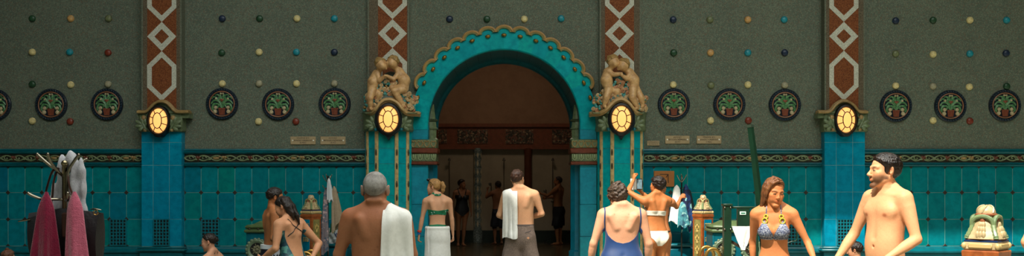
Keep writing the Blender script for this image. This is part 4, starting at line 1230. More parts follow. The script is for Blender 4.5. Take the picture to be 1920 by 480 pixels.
def shorts(P_, m, ztop=1.0, zbot=.5, w=.168, loose=1.0, knees=None, name='swim_shorts', depth=.74, hem=.115):
    F_ = Field(); k = loose; hw = P_.B['hip']
    F_.limb((0, 0, ztop+.02), (0, -.01, .86), [w*.98*hw, w*1.02*hw, w*1.04*hw], .03, side=(1, 0, 0), flat=(1, depth))
    for sx in (-1, 1):
        kn = np.array((knees or {}).get(sx, (sx*.105, .01, .48))); hp = np.array([sx*.082*hw, -.01, .88])
        F_.limb(hp, kn, [.100*k*hw, .104*k, hem*k, hem*k], .02)
        F_.ell((sx*.078, -.065, .88), (.088*hw, .078, .085), .03)
    ph = [1.0, 2.3, 4.1]
    def post(p, G):
        G = G+.006*np.sin(p[:, 0]*38+p[:, 2]*9+1)*sstep(.95-p[:, 2], 0, .3)+.004*np.sin(p[:, 1]*52+p[:, 2]*14)
        return np.maximum(G, np.maximum(p[:, 2]-ztop, zbot-p[:, 2]))
    V, Q = F_.mesh(P_.h*1.2, post=post); V = relax(V, Q, 1, .3)
    return to_obj(name, V, Q, m, P_.root, scale=P_.k)

def strip(P_, pts, w, m, name='strap', off=.004, t=.003, n=40, parent=None):
    """strap lying on the body along a polyline (nearest surface point)"""
    bv = body_bvh(P_); pp = smooth_path(pts, 8); mb = MB(); rows = []
    for i, p in enumerate(pp):
        d = (pp[min(i+1, len(pp)-1)]-pp[max(i-1, 0)]).normalized()
        loc, nr, _, _ = bv.find_nearest(p)
        s_ = d.cross(nr).normalized(); c = loc+nr*off
        rows.append([(c+s_*w*.5)*P_.k, (c+nr*t)*P_.k, (c-s_*w*.5)*P_.k, (c-nr*.004)*P_.k])
    mb.rings(rows, True, True, True)
    return mb.build(name, m, parent or P_.root)
def place(px, s, z=0): return ((px-CX)/s, F/s+CAMY, z)

# ---- 1. elderly man with shaved grey head, towel on his right shoulder
def bald_tint(s, V, q, C, tv):
    scalp = sstep(q[:, 2]+q[:, 1]*-.35, .0-.03, .02)*sstep(.085-q[:, 1], 0, .03)
    grey = np.array(lin('a39a92')[:3]); sp = 1+.35*np.random.RandomState(8).randn(len(V)); tv(np.clip(scalp*sp, 0, 1.4), grey*.8, .6)
    dk = np.exp(-(((q[:, 0])/.05)**2+((q[:, 2]+.018)/.018)**2))*(q[:, 1] < 0); tv(dk, np.array(lin('1a1210')[:3]), .85)
    dk = np.exp(-(((q[:, 0])/.05)**2+((q[:, 2]-.04)/.03)**2))*(q[:, 1] < 0); tv(dk, np.array(lin('40342c')[:3]), .7)
    rn = np.random.RandomState(2)
    for _ in range(40):
        c = np.array([rn.uniform(-.2, .2), -.14, rn.uniform(1.0, 1.5)]); d = V-c; w = np.exp(-((d[:, 0]**2+d[:, 2]**2)/.005**2))*(V[:, 1] < -.03); tv(w, s.skin*.5, .6)
    red = np.exp(-((V[:, 2]-1.47)/.06)**2)*(V[:, 1] < 0); tv(red, s.skin*np.array([1.0, .72, .62]), .35)
p = Person('person', 1.70, place(706, 262), 0, 'elderly man seen from behind, close-cropped grey head, bare back, white towel over his right shoulder', 'a06848', 'm', .006,
           dict(w=1.15, d=1.3, hip=1.12, waist=1.22, belly=.9, sh=1.05, neck=1.15, arm=1.14, headk=1.15, shz=.015, ear=1.15), head=(3, 0, 0), head_shift=(-.01, -.005, -.02))
p.arm(-1, (-.285, .02, 1.15), (-.28, .17, .95), curl=.5); p.arm(1, (.262, .03, 1.15), (.19, .22, 1.0), curl=.5); p.legs(); 
p.F.limb(p.H2(-.04, -.080, -.062), p.H2(.04, -.080, -.062), [.012, .012], .03)
p.finish(bald_tint); p.eyes()
p.hair(mat('hair_grey', 'a09a94', .75, col2='3e3630', nscale=13, namt=.8, detail=6, bump=.4, bscale=200), .0015, (.075, .095), (-.10, -.052), noise=.0003, h=.005)
shorts(p, mat('navy_trunks', '1a2236', .7), w=.185, ztop=.98)
t_ = drape(p, lambda t: .062-.035*t, lambda t: .262+.045*t, 1.05, .66, TERRY, fold=.020, nf=3.5, seed=4); t_.parent = p.root
t_.name = 'towel'

# ---- 2. blonde woman, green bikini, towel wrapped round her hips
GREENB = mat('green_bikini', '0c7a50', .5, col2='0a5c40', nscale=30, speck=[('b8d8cc', .93)], sscale=60)
p = Person('person', 1.665, place(820, 130), 8, 'blonde woman with ponytail, green bikini top and white towel wrapped around her hips', 'd29b78', 'f', .0075,
           dict(w=.98, waist=.96, hip=1.03, sh=.95), head=(0, 0, 62), head_shift=(-.055, .01, -.005))
p.brow = '7c5a34'
p.arm(-1, (-.235, .02, 1.16), (-.275, .05, .92), curl=.5, palm=(1, 0, 0)); p.arm(1, (.225, -.0, 1.16), (.245, .04, .92), curl=.55, palm=(-1, 0, 0)); p.legs(); p.finish(); p.eyes('5a6a5a')
V = p.V; z, x, y = V[:, 2], V[:, 0], V[:, 1]; tor = np.minimum((p.tw(z)+.03-np.abs(x))*1.0, 1)
p.cloth('bikini_top', np.minimum(np.minimum(tor, .026+.02*np.clip(np.abs(x)/.15, 0, 1)*1.0+.03*(y > .03)-np.abs(z-(1.262+.02*(y > .03)))), .3), GREENB, .006)
strip(p, [(-.07, .09, 1.33), (-.065, .05, 1.46), (-.05, -.01, 1.525), (-.03, -.05, 1.535), (0, -.06, 1.53), (.03, -.05, 1.535), (.05, -.01, 1.525), (.065, .05, 1.46), (.07, .09, 1.33)], .030, GREENB, 'halter_strap')
p.cloth('bikini_brief', np.minimum(tor, z-(.80+np.clip(np.abs(x)-.03, 0, 1)*1.0)-0*z) - np.maximum(z-1.065, 0)*9, GREENB, .004)
def pony(s, F_):
    F_.path([s.H2(0, -.10, .055), s.H2(.0, -.145, .06), s.H2(0, -.165, .01), s.H2(0, -.155, -.05), s.H2(0, -.14, -.10)], [.016, .03, .033, .026, .010], .015)
    F_.ell(s.H2(0, -.102, .055), .02, .01)
p.hair(H_BLONDE, .014, (.082, .072), (-.10, -.055), noise=.0025, nscale=70, extra=pony, aniso=(1, .3, 1), h=.006)
m = MB(); 
for sx in (-1, 1):
    m.ball(p.H2(sx*.032, .075, .112)*p.k, (.027, .012, .022), 12, 8)
m.tube([p.H2(-.06, .065, .105)*p.k, p.H2(0, .085, .112)*p.k, p.H2(.06, .065, .105)*p.k], .004, 6)
for sx in (-1, 1): m.tube([p.H2(sx*.06, .065, .105)*p.k, p.H2(sx*.085, .01, .07)*p.k, p.H2(sx*.088, -.03, .035)*p.k], .004, 6)
m.build('sunglasses', mat('sunglass', '1c120e', .15), p.root)
m = MB(); m.tube([(-.272, .04, .985), (-.275, .042, .96)], .033, 12); m.v = [tuple(Vector(v)*p.k) for v in m.v]; m.build('wristband_red', mat('band_red', 'b83a30', .5), p.root)
m = MB(); m.tube([(-.276, .045, .950), (-.279, .048, .925)], .031, 12); m.v = [tuple(Vector(v)*p.k) for v in m.v]; m.build('wristband_blue', mat('band_blue', '2458a0', .5), p.root)
def wrap_skirt(P_, z0, z1, w0, w1, m, d0=.12, d1=.13, seed=2, yc=-.01):
    mb = MB(); rows = []; n = 72; N_ = 26
    for j in range(N_):
        t = j/(N_-1); z = z0-(z0-z1)*t; row = []
        bul = .012*math.exp(-((t-.04)/.03)**2)
        for i in range(n):
            a = 2*PI*i/n; w = w0+(w1-w0)*t+.012*math.sin(PI*min(1, t*2.2)); d = d0+(d1-d0)*t+.018*math.sin(PI*min(1, t*2.5))
            f = 1+(.035*t)*math.sin(a*7+seed+1.5*t)+.02*t*math.sin(a*13+seed*2)
            ov = .012*max(0, 1-abs((a-3.75-.25*t))/.12) if a < 3.75+.25*t else 0
            row.append(((w*f+bul+ov)*math.cos(a)*P_.k, (yc+(d*f+bul+ov)*math.sin(a))*P_.k, z*P_.k))
        rows.append(row)
    inner = [[(x_*.93, y_*.93, z_) for x_, y_, z_ in rows[-1]], [(x_*.93, y_*.93, z_) for x_, y_, z_ in rows[0]]]
    mb.rings(rows+inner+[rows[0]], True, False, False)
    return mb.build('wrapped_towel', m, P_.root)
wrap_skirt(p, 1.05, .40, .178, .208, TERRY, .135, .165, yc=-.02)

# ---- 3. man with dark hair, checked shorts and towel over left shoulder
p = Person('person', 1.785, place(976, 140), 0, 'man seen from behind in grey-brown checked shorts with white towel over his left shoulder', 'cd9873', 'm', .0075,
           dict(w=1.08, d=1.1, waist=1.12, belly=.3, sh=1.02), head=(0, 0, -22), head_shift=(-.04, .0, 0))
p.arm(1, (.285, .035, 1.19), (.10, .235, 1.12), hand=(-1, .15, .1), curl=.6, palm=(0, -1, 0)); p.arm(-1, (-.285, .02, 1.17), (-.14, .235, 1.10), hand=(1, .1, .2), curl=.6, palm=(0, -1, 0)); p.legs(splay=.13)
def backhair(s, V, q, C, tv):
    w = np.exp(-((V[:, 0]/.07)**2+((V[:, 2]-1.33)/.12)**2))*(V[:, 1] < 0)*(.5+.5*np.sin(V[:, 0]*260+9*np.sin(V[:, 2]*60))); tv(np.clip(w, 0, 1), s.skin*np.array([.62, .5, .42]), .35)
    w = ((np.exp(-((q[:, 2]-.0)/.05)**2))*(q[:, 1] > .02)*(q[:, 2] < -.02)); tv(w, s.skin*.6, .25)
p.finish(backhair); p.eyes()
p.hair(H_BRUN, .010, (.070, .085), (-.10, -.068), noise=.0035, nscale=110)
CHECK = mat('checked_cloth', '7e6a60', .85, col2='66564e', nscale=6, speck=[('887568', .6), ('6a5a53', .75)], sscale=150)
q_ = shorts(p, CHECK, ztop=1.035, zbot=.42, w=.182, loose=1.16, hem=.125, knees={-1: (-.13, .01, .42), 1: (.13, .01, .42)})
m = MB(); n_ = 36
m.rings([[(.178*1.0*math.cos(2*PI*i/n_)*p.k*(1+.012*(i % 2)), (-.003+.128*math.sin(2*PI*i/n_)*(1+.012*(i % 2)))*p.k, z_*p.k) for i in range(n_)] for z_ in (1.00, 1.01, 1.04, 1.05)]); m.build('waistband', mat('waistband_grey', '5f524e', .85), q_)
m = MB(); m.tube([Vector((.06, -.156, .945))*p.k, Vector((.10, -.148, .952))*p.k, Vector((.135, -.133, .968))*p.k], .005, 6); m.build('pocket_zip', mat('zip_black', '14100e', .5), q_)
t_ = drape(p, lambda t: -.045+.01*t, lambda t: -.235-.01*t, 1.1, .86, TERRY, fold=.018, nf=3.5, seed=9, thick=.012); t_.parent = p.root
p.sx = 0

# ---- 4. woman in blue swimsuit, curly wet hair, seen from behind
BLUE = mat('blue_swimsuit', '12376a', .55, col2='0e2c56', nscale=12, sheen=.2)
def blu(s, V, q, C, tv):
    for cx, cz, r in ((.05, 1.41, .03), (.085, 1.375, .035), (.03, 1.37, .02)):
        w = np.exp(-(((V[:, 0]-cx)/r)**2+((V[:, 2]-cz)/(r*.5))**2))*(V[:, 1] < 0); tv(w, s.skin*np.array([1.05, .6, .5]), .5)
    for c in ((-.09, 1.44), (.06, 1.44)):
        w = np.exp(-(((V[:, 0]-c[0])/.006)**2+((V[:, 2]-c[1])/.006)**2))*(V[:, 1] < 0); tv(w, s.skin*.4, .8)
p = Person('person', 1.62, place(1166, 195), 0, 'woman with curly wet brown hair seen from behind in a low-backed blue swimsuit', 'd59a78', 'f', .006,
           dict(w=1.28, d=1.3, waist=1.42, hip=1.3, sh=1.04, arm=1.25, neck=1.25, headk=1.08, bust=1.3, shz=.015, leg=1.1), head=(-14, 0, 0), head_shift=(-.04, .035, -.035))
p.arm(-1, (-.30, -.01, 1.13), (-.33, .08, .90), curl=.4, palm=(1, 0, 0)); p.arm(1, (.285, -.01, 1.13), (.285, .10, .90), curl=.4, palm=(-1, 0, 0)); p.legs(splay=.11); p.finish(blu); p.eyes()
V = p.V; z, x, y = V[:, 2], V[:, 0], V[:, 1]; ax_ = np.abs(x)
xb = np.interp(z, [1.11, 1.135, 1.15, 1.18, 1.22, 1.28, 1.36, 1.50], [-.01, .0, .07, .115, .150, .175, .184, .178])
outer = np.where(z > 1.30, xb+.013, np.where(z > 1.2, xb+.013+(1.30-z)*.9, p.tw(z)+.05))
g = np.minimum(ax_-xb, outer-ax_)
front = np.interp(z, [1.0, 1.22, 1.32, 1.40, 1.52], [-.05, -.03, .04, .12, .155]); g = np.where(y > .02, np.minimum(ax_-front, np.where(z > 1.32, front+.04, p.tw(z)+.05)-ax_), g)
legline = z-(.80+.0*x)-np.where(y < 0, .0, .0)-.55*np.clip(ax_-.03, 0, .2)**1.0*.9
g = np.minimum(g, legline); g = np.where((ax_ > p.tw(z)+.035) & (z < 1.3), -1, g)
p.cloth('swimsuit', g, BLUE, .005)
p.hair(mat('hair_salt', '2a1a12', .5, col2='6e5a48', nscale=70, namt=.6, bump=.9, bscale=70), .024, (.082, .06), (-.10, -.085), noise=.013, nscale=62, h=.006, sideburn=False, side=-.03)

# ---- 5. woman in white bikini photographing
WHITEB = mat('white_bikini', 'e6dccb', .7, col2='cfc3b0', nscale=40, bump=.4, bscale=90)
p = Person('person', 1.70, place(1230, 139), 20, 'tanned woman in white bikini seen from behind, raising a phone to take a picture', 'b8703f', 'f', .007,
           dict(w=1.02, waist=1.1, hip=1.02, sh=1.0, arm=1.05, bust=1.1), head=(4, 0, 20), head_shift=(.035, .01, -.01))
p.arm(-1, (-.355, .17, 1.56), (-.20, .30, 1.72), hand=(.25, .3, .9), curl=.7, palm=(.8, .0, -.5), thumb=(0, -1, 0)); p.arm(1, (.12, .30, 1.40), (-.085, .37, 1.585), hand=(-.55, .1, .7), curl=.6, palm=(-.5, .2, -.8), thumb=(0, -.6, .8)); p.legs(splay=.075)
p.finish(); p.eyes()
V = p.V; z, x, y = V[:, 2], V[:, 0], V[:, 1]; ax_ = np.abs(x); tor = p.tw(z)+.03-ax_
p.cloth('bikini_top', np.minimum(tor, .032+.03*np.clip(y/.05, 0, 1)-np.abs(z-(1.255+.02*np.clip(y/.05, 0, 1)-.03*x))), WHITEB, .008)
low = np.where(y < 0, .80+np.clip(ax_-.035, 0, 1)*1.15, .80+np.clip(ax_-.03, 0, 1)*1.5)
p.cloth('bikini_brief', np.minimum(1.005-z, np.minimum(z-low, .3)), WHITEB, .008)
p.hair(H_DARK, .020, (.078, .07), (-.10, -.072), noise=.008, nscale=55, h=.006, sideburn=False, side=-.015)
ph = empty('smartphone', (0, 0, 0), 0, 'black smartphone in a white flip cover held up by woman in white bikini', 'phone')
Mw = Matrix.Translation(p.root.location) @ Matrix.Rotation(R(20), 4, 'Z')
hL = Mw @ Vector((-.17*p.k, .33*p.k, 1.71*p.k)); 
ph.location = hL + Vector((.03, -.0, -.045))
m = MB(); m.box(-.0, .078, -.006, .006, -.075, .075, .003); m.build('phone_body', mat('phone_black', '0d0f14', .15), ph)
m = MB(); m.box(.005, .073, -.0075, -.0058, -.064, .064); m.build('phone_screen', mat('phone_screen', '56707c', .1, col2='9ab0b4', nscale=12), ph)
m = MB(); m.box(-.085, -.001, -.004, .006, -.076, .076, .003); m.build('flip_cover', mat('cover_white', 'd8d4c8', .5), ph)

# ---- 6. person hidden behind her, reaching to the coat stand
p = Person('person', 1.66, (place(1237, 131)[0], place(1237, 131)[1], 0), -20, 'person mostly hidden behind woman in white bikini, arm reaching to the coat stand', 'a8683f', 'f', .009,
           dict(waist=1.05), head=(0, 0, -30))
p.arm(1, (.245, .08, 1.35), (.285, .20, 1.49), hand=(.4, .6, .5), curl=.8, palm=(0, 1, -.4)); p.arm(-1, (-.21, .0, 1.15), (-.18, .1, .92)); p.legs(); p.finish(); p.eyes()
V = p.V; z, x, y = V[:, 2], V[:, 0], V[:, 1]; ax_ = np.abs(x); DKB = mat('black_swimwear', '101216', .5)
p.cloth('swimsuit', np.minimum(np.minimum(p.tw(z)+.03-ax_, .99-z), z-(.80+np.clip(ax_-.03, 0, 1)*1.4)), DKB, .005)
p.hair(H_BROWN, .016, (.08, .07), (-.10, -.10), noise=.004, sideburn=False, h=.008)

# ---- 7. woman facing the camera in patterned bikini
p = Person('person', 1.665, place(1452, 213), 162, 'woman with wet brown hair walking in a navy and white patterned bikini with green rings', 'c67c4c', 'f', .0048,
           dict(w=.95, waist=.98, hip=.98, sh=.90, neck=1.0, headk=1.07, bust=1.12, arm=.95), lean=(-7, 0, 0), head=(-13, -4, 30), head_shift=(.0, .0, -.01))
p.brow = '4a2c18'
p.arm(-1, (-.30, .02, 1.17), (-.375, .20, .99), hand=(-.2, .6, -.7), curl=.4, palm=(1, 0, -.3)); p.arm(1, (.21, -.12, 1.16), (.205, -.13, .92), curl=.4, palm=(-1, 0, 0)); p.legs({'knee': (-.10, .06, .48)}, {'knee': (.10, .0, .48)}); p.finish(); p.eyes('3a2414')
PATB = mat('patterned_bikini', '565c74', .6, speck=[('9c9ea6', .55), ('363c54', .6), ('757c90', .7)], sscale=1, stretch=(95, 95, 190))
V = p.V; z, x, y = V[:, 2], V[:, 0], V[:, 1]; ax_ = np.abs(x)
br = [p.up(np.array([sx*.084, .13, 1.262])) for sx in (-1, 1)]
gg = np.full(len(V), -1.0)
for i, sx in enumerate((-1, 1)):
    c = br[i]; dx = (x-c[0])*sx; dz = z-c[2]        # triangle cups: apex up
    e1 = dz+.048; e2 = .155-dz*1.02-np.where(dx > 0, dx*1.75, -dx*1.75); e2 = (.105-dz)*.56-np.abs(dx+.0*dz)+.016
    e3 = .086-dx; e4 = dx+.080
    gg = np.maximum(gg, np.minimum(np.minimum(e1, e2), np.minimum(e3, e4)))
gg = np.minimum(gg, y-.045); 
p.cloth('bikini_top', gg, PATB, .006)
p.cloth('chest_strap', np.minimum(p.tw(z)+.04-ax_, np.where(y > .06, .006, .009)-np.abs(z-(1.213-.035*(y > .03)*0))), PATB, .006)
p.cloth('bikini_brief', np.minimum(.96-z, z-(.80+np.clip(ax_-.03, 0, 1)*1.0)), PATB, .005)
RING = mat('lime_ring', 'b0a83a', .3)
for sx in (-1, 1):
    bv = body_bvh(p)
    a = Vector(p.up(np.array([sx*.083, .10, 1.385]))); b = Vector(p.up(np.array([sx*.072, .09, 1.425]))); t_ = Vector(p.up(np.array([sx*.05, .0, 1.50])))
    for c, r in ((a, .024), (b, .017)):
        loc, nr, _, _ = bv.find_nearest(c); loc = loc+nr*.008; u = nr.cross(Vector((0, 0, 1))).normalized(); v = nr.cross(u)
        m = MB(); m.tube([(loc+(u*math.cos(2*PI*i/24)+v*math.sin(2*PI*i/24))*r)*p.k for i in range(25)], .006, 8); m.build('strap_ring', RING, p.root)
    strip(p, [tuple(b+Vector((0, 0, .02))), tuple(p.up(np.array([sx*.055, .02, 1.49]))), tuple(p.up(np.array([sx*.02, -.055, 1.515])))], .010, PATB, 'halter_strap')
def longhair(s, F_):
    for y0, zt_ in ((.070, .105), (.045, .118), (.015, .122), (-.02, .12)):
        F_.path([s.H2(-.03, y0, zt_), s.H2(.02, y0+.006, zt_+.006), s.H2(.058, y0-.005, .085), s.H2(.080, y0-.025, .03), s.H2(.078, y0-.04, -.04)], [.008, .013, .014, .014, .012], .006)
    for x0, y0, x1, y1, z1, r in ((.055, .0, .066, -.02, -.14, .022), (.066, -.03, .070, -.04, -.17, .024), (.03, -.08, .035, -.075, -.18, .032), (-.02, -.085, -.01, -.08, -.17, .032), (.072, .015, .074, .012, -.10, .016), (-.055, -.045, -.05, -.05, -.12, .025)):
        F_.path([s.H2(x0, y0, .06), s.H2((x0+x1)/2+.006, (y0+y1)/2, -.02), s.H2(x1, y1, z1*.6), s.H2(x1+.008, y1-.01, z1)], [r, r*1.05, r*.8, r*.35], .015)
p.hair(H_BROWN, .011, (.078, .098), (-.10, -.06), noise=.0035, nscale=62, extra=longhair, aniso=(1.2, .5, .3), h=.005, sideburn=False)

# ---- 8. young man in profile
def beard(s, V, q, C, tv):
    w = sstep(-q[:, 2]-.25*(.05-q[:, 1])*0, .018, .045)*sstep(.16+q[:, 2], 0, .02)*sstep(q[:, 1]+.9*(q[:, 2]+.03)*(q[:, 2] < -.06), -.012, .012)*(1-.9*np.exp(-((q[:, 0]-.0)/.05)**2-((q[:, 2]+.03)/.02)**2)*(q[:, 1] > .05))
    lip = np.exp(-(((q[:, 0])/.022)**2+((q[:, 2]+.064)/.010)**2)); w = w*(1-np.clip(lip*1.3, 0, 1)); tv(np.clip(w, 0, 1), np.array(lin('2c180e')[:3]), .80); w = np.exp(-(((q[:, 1]-.012)/.022)**2+((q[:, 2]-.03)/.04)**2))*(np.abs(q[:, 0]) > .055); tv(w, np.array(lin('1c100a')[:3]), .85)
    n = np.abs(V[:, 0])*0; w = np.exp(-((V[:, 0]/.05)**2+((V[:, 2]-1.36)/.07)**2))*(V[:, 1] > .05)*(.5+.5*np.sin(V[:, 0]*300+V[:, 2]*90)); tv(w, s.skin*.6, .2)
p = Person('person', 1.835, place(1662, 235), 114, 'bare-chested young man with dark wet hair and stubble, looking left', 'd99c70', 'm', .0052,
           dict(w=.98, d=1.04, waist=.98, belly=.15, sh=.94, neck=1.04, arm=1.02, headk=1.10), head=(2, 0, -20), head_shift=(0, .01, 0))
p.brow = '24160e'
p.arm(-1, (-.27, -.03, 1.14), (-.20, .19, 1.00), hand=(.3, .8, -.4), curl=.5, palm=(0, 0, -1), thumb=(1, 0, 0)); p.arm(1, (.30, .04, 1.16), (.33, .20, .95), hand=(.1, .7, -.6), curl=.5, palm=(0, 0, -1), thumb=(-1, 0, 0)); p.legs(); p.finish(beard); p.eyes('2c1c10')
shorts(p, mat('dark_trunks', '1b1f28', .7))
p.hair(HAIRB('wetblack', '0e0a08', '30221a', .25), .013, (.080, .075), (-.10, -.105), noise=.003, nscale=80, h=.005, sideburn=True)

# ---- 9. couple on the pool steps
p = Person('person', 1.72, (place(509, 156)[0], place(509, 156)[1], -.17), -64, 'man in navy trunks with white waistband embracing a woman on the pool steps', 'a5673f', 'm', .007,
           dict(w=1.06, waist=1.06, sh=1.04, arm=1.12), lean=(-3, 0, 0), head=(-14, 0, -2))
p.arm(1, (.235, -.03, 1.16), (.21, .20, 1.11), hand=(-.1, 1, .0), curl=.5, palm=(-1, 0, 0)); p.arm(-1, (-.22, .06, 1.18), (-.16, .28, 1.14), hand=(.2, 1, .1), curl=.4, palm=(1, 0, 0)); p.legs(splay=.09); p.finish(); p.eyes()
NAVT = mat('navy_trunks_b', '141a2c', .7)
q_ = shorts(p, NAVT, ztop=1.05, zbot=.55, w=.168)
m = MB(); n_ = 40; m.rings([[(.171*math.cos(2*PI*i/n_)*p.k, (-.003+.130*math.sin(2*PI*i/n_))*p.k, z_*p.k) for i in range(n_)] for z_ in (1.025, 1.03, 1.07, 1.075)]); m.build('waistband', mat('band_white', 'd8d8dc', .7), q_)
m = MB(); 
for i, (u0, u1) in enumerate(((.86, .90), (.91, .95))):
    pass
m.box(.166, .178, -.03, .085, .80, 1.025, .004); m.v = [tuple(Vector(v)*p.k) for v in m.v]; pn_ = m.build('side_panel', mat('panel_grey', 'b4b6be', .7), q_)
text_obj('lettering', 'MS', .14*p.k, (.179*p.k, .03*p.k, .91*p.k), (PI/2, 0, PI/2), mat('letter_navy', '10131c', .6), q_, .002, width=.10*p.k)
p.hair(H_DARK, .012, (.075, .08), (-.10, -.055), noise=.004, nscale=90)
TEALS = mat('teal_leaf_swimsuit', '21505a', .5, col2='3f7c74', nscale=14, speck=[('4f8a80', .72), ('173c48', .7), ('7a9a8a', .9)], sscale=22)
p = Person('person', 1.64, (place(549, 168)[0], place(549, 168)[1], -.17), 62, 'woman with long wet dark hair in a teal leaf-patterned swimsuit embracing man on pool steps', 'c68c68', 'f', .007,
           dict(w=1.12, d=1.15, waist=1.3, hip=1.15, sh=1.04, arm=1.25, bust=1.35, neck=1.1), lean=(-8, 0, 0), head=(-22, 0, 18), head_shift=(-.02, .03, -.01))
p.arm(-1, (-.28, .03, 1.15), (-.26, .26, 1.02), hand=(.1, 1, -.1), curl=.4, palm=(1, 0, 0)); p.arm(1, (.39, -.09, 1.18), (.21, -.13, 1.02), hand=(-.8, .1, -.4), curl=.4, palm=(0, 1, 0)); p.legs(splay=.09); p.finish(); p.eyes()
V = p.V; z, x, y = V[:, 2], V[:, 0], V[:, 1]; ax_ = np.abs(x)
bk = np.where(y < -.0, np.interp(z, [.9, .95, 1.05, 1.2, 1.35], [-.02, .0, .09, .13, .16]), np.interp(z, [1.2, 1.3, 1.4], [-.05, .03, .11]))
g = np.minimum(np.minimum(ax_-bk, p.tw(z)+.045-ax_), np.minimum(1.36-z, z-(.80+np.clip(ax_-.03, 0, 1)*.7))); p.cloth('swimsuit', g, TEALS, .006)
strip(p, [tuple(p.up(np.array([sx_, y_, z_]))) for sx_, y_, z_ in ((-.10, .10, 1.34), (-.11, .02, 1.47), (-.06, -.09, 1.42), (.05, -.11, 1.35), (.13, -.07, 1.28))], .012, DKB, 'shoulder_strap')
strip(p, [tuple(p.up(np.array([sx_, y_, z_]))) for sx_, y_, z_ in ((.10, .10, 1.34), (.11, .02, 1.47), (.06, -.09, 1.42), (-.05, -.11, 1.35), (-.13, -.07, 1.28))], .012, DKB, 'shoulder_strap')
def longb(s, F_):
    for a in ((-.03, -.075, -.05, -.10, -.20), (.0, -.085, .0, -.125, -.27), (.035, -.08, .045, -.11, -.24), (-.06, -.05, -.065, -.07, -.14), (.06, -.055, .07, -.08, -.16)):
        F_.path([s.H2(a[0], a[1], .07), s.H2(a[0]*1.2, a[1]-.02, -.03), s.H2(a[2], a[3], a[4]*.6), s.H2(a[2], a[3]+.01, a[4])], [.032, .032, .026, .008], .02)
p.hair(H_DARK, .011, (.086, .07), (-.10, -.075), noise=.0025, nscale=80, extra=longb, aniso=(1.2, .4, .3), sideburn=False)

# ---- 10. bathers in the pools
p = Person('person', 1.63, (place(397, 148)[0], place(397, 148)[1], -.66), 75, 'woman with pulled back wet hair and dark halter strap standing in the left pool', 'c08a6c', 'f', .007, dict(), head=(-12, 0, 14), head_shift=(-.02, .02, 0))
p.arm(-1, (-.24, .02, 1.15), (-.24, .15, .95)); p.arm(1, (.24, .02, 1.15), (.24, .15, .95)); p.legs(); p.finish(); p.eyes()
V = p.V; z, x, y = V[:, 2], V[:, 0], V[:, 1]; ax_ = np.abs(x)
p.cloth('swimsuit', np.minimum(np.minimum(p.tw(z)+.03-ax_, 1.34-z), z-(.80+np.clip(ax_-.03, 0, 1)*.8)), DKB, .005)
for sx in (-1, 1): strip(p, [(sx*.08, .09, 1.33), (sx*.07, .04, 1.46), (sx*.03, -.04, 1.51)], .012, DKB, 'halter_strap')
p.hair(H_DARK, .006, (.078, .085), (-.10, -.06), noise=.0015, nscale=90, sideburn=False, extra=lambda s, F_: F_.ell(s.H2(0, -.115, .01), (.03, .025, .032), .01))
p = Person('person', 1.42, (place(15, 148)[0], place(15, 148)[1], -.66), -20, 'bather with brown topknot barely rising into view at the bottom left corner', 'b07c5c', 'f', .010, dict())
p.arm(-1, (-.24, .02, 1.15), (-.24, .15, .95)); p.arm(1, (.24, .02, 1.15), (.24, .15, .95)); p.legs(); p.finish(); p.eyes()
p.cloth('swimsuit', np.minimum(np.minimum(p.tw(p.V[:, 2])+.03-np.abs(p.V[:, 0]), 1.34-p.V[:, 2]), p.V[:, 2]-.84), DKB, .005)
p.hair(HAIRB('auburn', '4a2a18', '6e442c', .5), .014, (.08, .07), (-.10, -.07), noise=.006, nscale=60, sideburn=False, extra=lambda s, F_: F_.ell(s.H2(0, -.03, .135), (.03, .03, .025), .01), h=.007)
p = Person('person', 1.53, (place(1604, 150)[0], place(1604, 150)[1], -.66), 40, 'dark-haired bather in the right pool, low behind arm of the young man', 'b07c5c', 'm', .009, dict(), head=(-10, 0, 20))
p.arm(-1, (-.26, .02, 1.15), (-.26, .15, .95)); p.arm(1, (.26, .02, 1.15), (.26, .15, .95)); p.legs(); p.finish(); p.eyes()
shorts(p, mat('dark_trunks', '1b1f28', .7)); p.hair(H_DARK, .014, (.075, .08), (-.10, -.06), noise=.004, nscale=80, h=.007)

# ---- 11. people in the shower room
p = Person('person', 1.68, place(866, 74), 192, 'woman in black one-piece swimsuit standing in the shower room', '9c6848', 'f', .010, dict(w=1.08, waist=1.25, hip=1.08), head=(0, 0, 50))
p.arm(-1, (-.225, -.01, 1.15), (-.25, .03, .90)); p.arm(1, (.235, -.04, 1.16), (.25, -.05, .92)); p.legs({'knee': (-.05, .05, .48), 'ankle': (-.03, .0, .085)}, {}); p.finish(); p.eyes()
V = p.V; z, x, y = V[:, 2], V[:, 0], V[:, 1]; ax_ = np.abs(x)
vn = np.interp(z, [1.2, 1.28, 1.40, 1.5], [-.05, .0, .07, .095]); g = np.minimum(np.minimum(ax_-vn, np.where(z > 1.36, vn+.025, p.tw(z)+.03)-ax_), z-(.80+np.clip(ax_-.03, 0, 1)*.9)); p.cloth('swimsuit', g, DKB, .007)
p.hair(H_DARK, .016, (.08, .07), (-.10, -.05), noise=.004, h=.009, sideburn=False)
p = Person('person', 1.64, place(934, 72.5), 20, 'man under the shower with back turned, behind man in checked shorts', '8c5c40', 'm', .010, dict(), head=(0, 0, 0))
p.arm(-1, (-.30, .12, 1.33), (-.22, .28, 1.50), hand=(0, .3, 1), curl=.7); p.arm(1, (.25, .0, 1.16), (.22, .16, 1.0)); p.legs(); p.finish(); p.eyes()
shorts(p, mat('dark_trunks', '1b1f28', .7)); p.hair(H_DARK, .014, (.075, .08), (-.10, -.06), noise=.004, h=.009)
p = Person('person', 1.76, place(1047, 73), 62, 'man in black shorts standing sideways under the right shower', '93613f', 'm', .009, dict(w=1.05, waist=1.05), head=(0, 0, 15))
